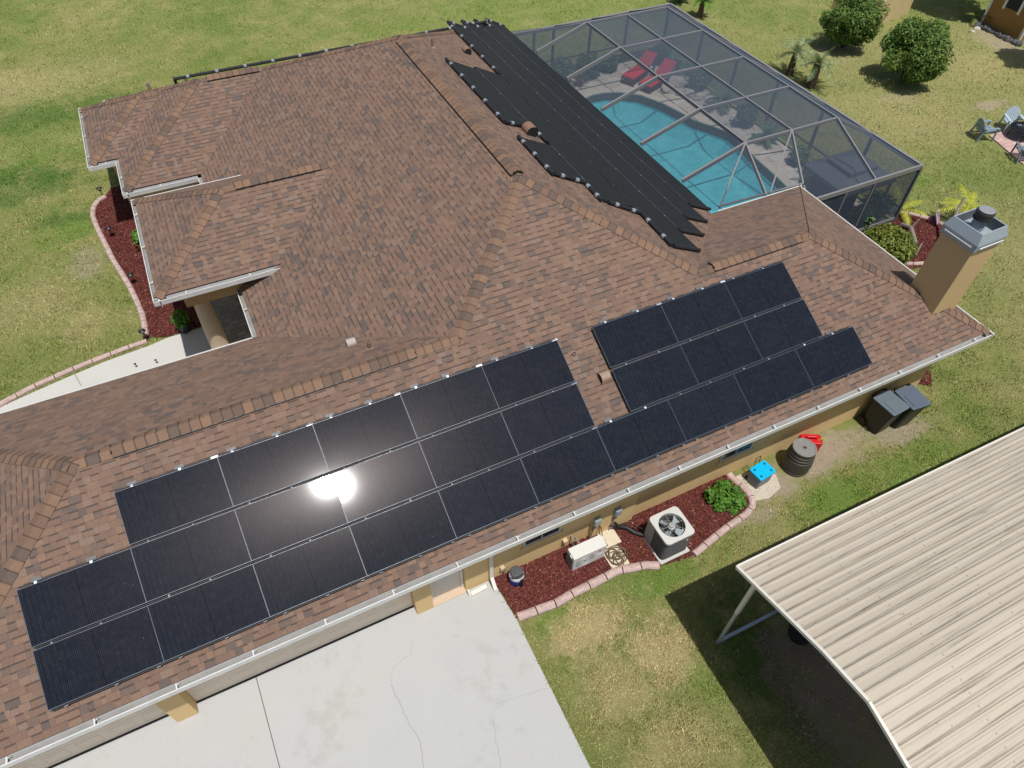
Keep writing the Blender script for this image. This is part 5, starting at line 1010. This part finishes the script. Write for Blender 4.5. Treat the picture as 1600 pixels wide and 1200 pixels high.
# small speaker on the outer side of the screen (dark box seen through it)
bxp = thing('storage_locker', 'dark brown locker seen through the screen near the cage end', 'locker', (25.15, 9.0, .05)); MB().b2((24.98, 8.85, .05), (25.4, 9.25, 1.5)).build('cabinet', plain('brown_locker', (.06, .045, .045), .6), bxp, bevel=.01); MB().b2((24.965, 8.88, .15), (24.98, 9.22, 1.42)).build('locker_door', plain('brown_locker_door', (.075, .055, .055), .6), bxp)
# ------------------------------------------------------------------ far yard
ptp = [(33.55, 9.45), (35.3, 9.2), (35.25, 7.1), (33.35, 7.25)]
tag(MB().prism(gps([(1545, 213), (1578, 203), (1640, 232), (1598, 258)]), .0, .05).build('patio', m_pavers('pink_patio_pavers', (.46, .29, .25), (.55, .37, .33), .4, .2, (.33, .22, .2))), 'small pink paver patio under the fire pit', kind='structure')
fp = gp(1588, 217); fpt = thing('fire_pit', 'round black steel fire pit on the pink paver patio', 'fire pit', (fp.x+.1, fp.y, .05)); MB().lathe((fp.x+.1, fp.y, .05), [(.14, .22), (.34, .30), (.44, .38), (.52, .39), (.52, .42), (.40, .41), (.3, .33), (0, .3)], 28).build('bowl', plain('burnt_steel', (.025, .025, .027), .4, .5), fpt, smooth=True)
MB().tube([(fp.x+.1+.47*math.cos(2*PI*k/30), fp.y+.47*math.sin(2*PI*k/30), .56) for k in range(31)], .018, 6).build('guard_ring', BLACK, fpt)
for k in range(4): a = PI/4+k*PI/2; MB().tube([(fp.x+.1+.45*math.cos(a), fp.y+.45*math.sin(a), .05), (fp.x+.1+.40*math.cos(a), fp.y+.40*math.sin(a), .6)], .018, 6).build('leg', BLACK, fpt)
def adir(x, y, rz, label, col):
    o = thing('lawn_chair', label, 'lawn chair', (x, y, 0), rz, 'lawn chairs round the fire pit'); MT = plain('chair_'+col[0], col[1], .5, var=.06)
    s_ = MB()
    for k in range(6): s_.box((0, -.24+k*.09, .40-k*.022), (.50, .075, .022), Matrix.Rotation(-.24, 3, 'X'))
    s_.b2((-.25, -.27, .33), (-.22, .24, .36)).b2((.22, -.27, .33), (.25, .24, .36)); s_.build('seat', MT, o, local=True)
    b = MB()
    for k in range(7):
        x_ = -.24+k*.08; top = .62-1.4*x_*x_*2.2; R = Matrix.Rotation(-.35, 3, 'X'); b.box(Vector((x_, .22, .28))+R @ Vector((0, 0, top/2)), (.062, .022, top), R)
    R = Matrix.Rotation(-.35, 3, 'X'); b.box(Vector((0, .235, .28))+R @ Vector((0, 0, .22)), (.5, .02, .06), R); b.box(Vector((0, .235, .28))+R @ Vector((0, 0, .45)), (.46, .02, .06), R); b.build('backrest', MT, o, local=True)
    for sx in (-.31, .31):
        MB().box((sx, .0, .56), (.11, .62, .025)).build('arm', MT, o, local=True, bevel=.008); MB().bar((sx, -.27, 0), (sx, -.24, .55), .05, .05).build('leg', MT, o, local=True); MB().bar((sx, .40, 0), (sx, .24, .55), .05, .05).build('leg', MT, o, local=True)
BLU = ('pale_blue', (.42, .50, .56)); DBL = ('slate_blue', (.22, .28, .33)); DGR = ('dark_blue_grey', (.16, .19, .22))
c1 = gp(1576, 208); adir(c1.x+.15, c1.y+.15, -.55, 'pale blue slatted lawn chair facing the camera behind the fire pit', BLU); c2 = gp(1535, 216); adir(c2.x, c2.y+.05, 1.2, 'slate blue lawn chair seen side-on left of the fire pit', DBL); c3 = gp(1590, 250); adir(c3.x+.15, c3.y, 2.6, 'dark blue-grey lawn chair with its back to the camera at the right edge', DGR)
# fence enclosure
fa, fb = gp(1366, 42), gp(1418, 22); fc = gp(1340, 8); fen = thing('wood_fence_enclosure', 'pale wooden board fence screening utilities at the top edge', 'fence', (fa.x, fa.y, 0)); FW = plain('pale_fence_boards', (.66, .50, .27), .85, var=.15, scale=3)
def boards(a, b, h, name):
    a, b = Vector((a[0], a[1], 0)), Vector((b[0], b[1], 0)); d = b-a; n = max(2, int(d.length/.15)); m = MB()
    for i in range(n): p_, q_ = a+d*(i/n), a+d*((i+.94)/n); m.bar(p_+Vector((0, 0, h/2)), q_+Vector((0, 0, h/2)), .022, h)
    o = m.build(name, FW, fen); m = MB(); up = Vector((0, 0, 1))
    for z in (.3, h-.25): m.bar(a+up*z+Vector((.03, .03, 0)), b+up*z+Vector((.03, .03, 0)), .04, .08)
    m.build('fence_rail', FW, fen); return o
boards(fa.xy, fb.xy, 1.25, 'board_panel'); boards(fa.xy, (fa.x-.3, fa.y+2.8), 1.25, 'board_panel'); boards(fb.xy, (fb.x-.1, fb.y+2.6), 1.25, 'board_panel')
tk = thing('white_tank', 'white rounded equipment tank inside the wooden fence', 'tank', (fa.x+1.8, fa.y+1.6, 0)); MB().lathe((fa.x+1.8, fa.y+1.6, 0), [(.3, 0), (.3, .9), (.2, 1.05), (0, 1.1)], 20).build('shell', WHITE, tk, smooth=True); MB().lathe((fa.x+1.8, fa.y+1.6, 1.08), [(.07, 0), (.07, .08), (0, .09)], 12).build('cap', GREYP, tk)
rpx = gp(1361, 51); rpt = thing('red_pot', 'dark red pot with a small plant at the fence corner', 'pot', (rpx.x, rpx.y, 0)); MB().lathe((rpx.x, rpx.y, 0), [(.17, 0), (.24, .32), (.26, .33), (.26, .37), (.2, .37), (.19, .3), (0, .3)], 18).build('pot_body', plain('dark_red_glaze', (.22, .02, .025), .35), rpt, smooth=True); leaf_mesh('foliage', (rpx.x, rpx.y, .5), (.16, .16, .25), 120, .05, LF_Y, rpt, shell=.2)
# shed
sh = thing('garden_shed', 'ochre shed with white corner trim in the top right corner', 'shed', (44, 16, 0)); sx0, sy0, sy1 = 42.95, 15.1, 17.35
MB().b2((sx0, sy0, 0), (sx0+3.2, sy1, 2.5)).build('wall', SHEDM, sh); 
for y in (sy0, sy1): MB().b2((sx0-.03, y-.06, 0), (sx0+.06, y+.06, 2.5)).build('corner_trim', WHITE, sh)
swn = MB().b2((sx0-.02, 15.85, 1.15), (sx0-.005, 16.55, 2.1)).build('window', GLASS, sh); f = MB()
for y in (15.78, 16.62): f.b2((sx0-.035, y-.06, 1.05), (sx0-.002, y+.06, 2.2))
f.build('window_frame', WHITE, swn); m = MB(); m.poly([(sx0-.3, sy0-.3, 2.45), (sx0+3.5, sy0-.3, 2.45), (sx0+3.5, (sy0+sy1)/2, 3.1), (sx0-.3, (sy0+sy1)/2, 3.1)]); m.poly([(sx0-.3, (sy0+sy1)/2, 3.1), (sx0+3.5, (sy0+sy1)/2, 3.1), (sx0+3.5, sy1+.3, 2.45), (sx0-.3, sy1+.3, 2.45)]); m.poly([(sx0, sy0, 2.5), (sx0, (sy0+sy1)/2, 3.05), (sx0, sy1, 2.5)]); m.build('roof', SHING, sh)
DST = plain('dark_rock', (.10, .10, .105), .85, var=.5, scale=8, bump=.03, bscale=12)
for k in range(13): boulder(sx0-.35+random.uniform(-.07, .07), sy1+.1-k*.22, random.uniform(.13, .2), 'dark grey rock in the row along the foot of the ochre shed', DST, 'edging_rock', 'rocks along the shed', 0, 'rock', .9)
palm(*gp(1522, 36).xy, .3, 11, .9, 'sparse palm at the left corner of the ochre shed', LF_Y, r=.08, el=(.0, 1.0)); 
for px, py, s in ((1526, 46, .16), (1519, 50, .12)): boulder(*gp(px, py).xy, s, 'cream stone at the foot of the sparse palm by the shed', PB, 'cream_stone', 'cream stones by the shed', 0, 'stone')
# trees just beyond the top right corner: they shade the lawn beside the shed
def tree(x, y, h, rad, label, n, tx, ty):
    o = thing('shade_tree', label, 'tree', (x, y, 0)); m = MB(); a = Vector((x, y, 0)); b = Vector((tx, ty, h*.75)); m.tube([a, a.lerp(b, .4)+Vector((0, 0, h*.1)), b], [.22, .17, .08], 10)
    for k in range(5): g_ = k*1.3; q = a.lerp(b, .55)+Vector((0, 0, h*.08)); m.tube([q, b+Vector((rad*.5*math.cos(g_), rad*.5*math.sin(g_), .2))], [.09, .04], 6)
    m.build('trunk', WOOD, o, smooth=True); leaf_mesh('crown', (tx, ty, h*.8), (rad, rad, rad*.6), n, .17, LF_D, o, shell=.3, lump=.35)
tree(45.9, 20.3, 7.0, 2.0, 'leafy tree beyond the top edge whose shade falls beside the shed', 7000, 43.3, 18.4); tree(42.6, 11.6, 6.5, 1.2, 'leafy tree beyond the right edge shading the lawn by the shed', 4000, 41.6, 11.9)
# ------------------------------------------------------------------ front bed details
def path_light(px, py, label, k=1.0):
    x, y = gp(px, py).xy; o = thing('path_light', label, 'path light', (x, y, 0), 0, 'black path lights along the front bed'); MB().tube([(x, y, 0), (x, y, .34*k)], .014*k, 6).build('stake', BLACK, o); MB().lathe((x, y, .30*k), [(.05*k, 0), (.045*k, .08*k), (.10*k, .085*k), (.02*k, .14*k), (0, .145*k)], 14).build('lamp_head', BLACK, o)
path_light(162, 309, 'black path light at the shaded far end of the curved mulch bed'); path_light(177, 371, 'black path light beside the bed where the curb turns, second from the far end'); path_light(211, 444, 'black path light halfway along the front mulch bed'); path_light(230, 532, 'black path light where the mulch bed meets the front walk')
path_light(214, 574, 'small black path light on the pale front walk', .38); path_light(246, 568, 'small black fixture on the pale walk close to the garage eave', .38)
def pot_plant(x, y, label, potc, leaf, n=260, s=.24, pr=.17):
    o = thing('potted_plant', label, 'potted plant', (x, y, .03)); MB().lathe((x, y, .03), [(pr*.75, 0), (pr, .28), (pr*1.1, .29), (pr*1.1, .33), (pr*.85, .33), (pr*.8, .26), (0, .26)], 20).build('pot', plain(*potc, .5), o, smooth=True); leaf_mesh('foliage', (x, y, .52), (s, s, s*1.1), n, .075, leaf, o, shell=.2); return o
pot_plant(2.45, 11.55, 'potted green plant in a dark pot in the shade left of the round column', ('dark_glazed_pot', (.03, .035, .045)), LF_B, 320, .24); pot_plant(1.85, 16.0, 'potted green plant in a yellow pot under the portico eave', ('yellow_pot', (.5, .26, .03)), LF_B, 260, .22); boulder(1.95, 15.35, .13, 'white rounded stone on the mulch beside the yellow pot', plain('white_stone', (.7, .68, .62), .7), z=.03, sz=1.0)
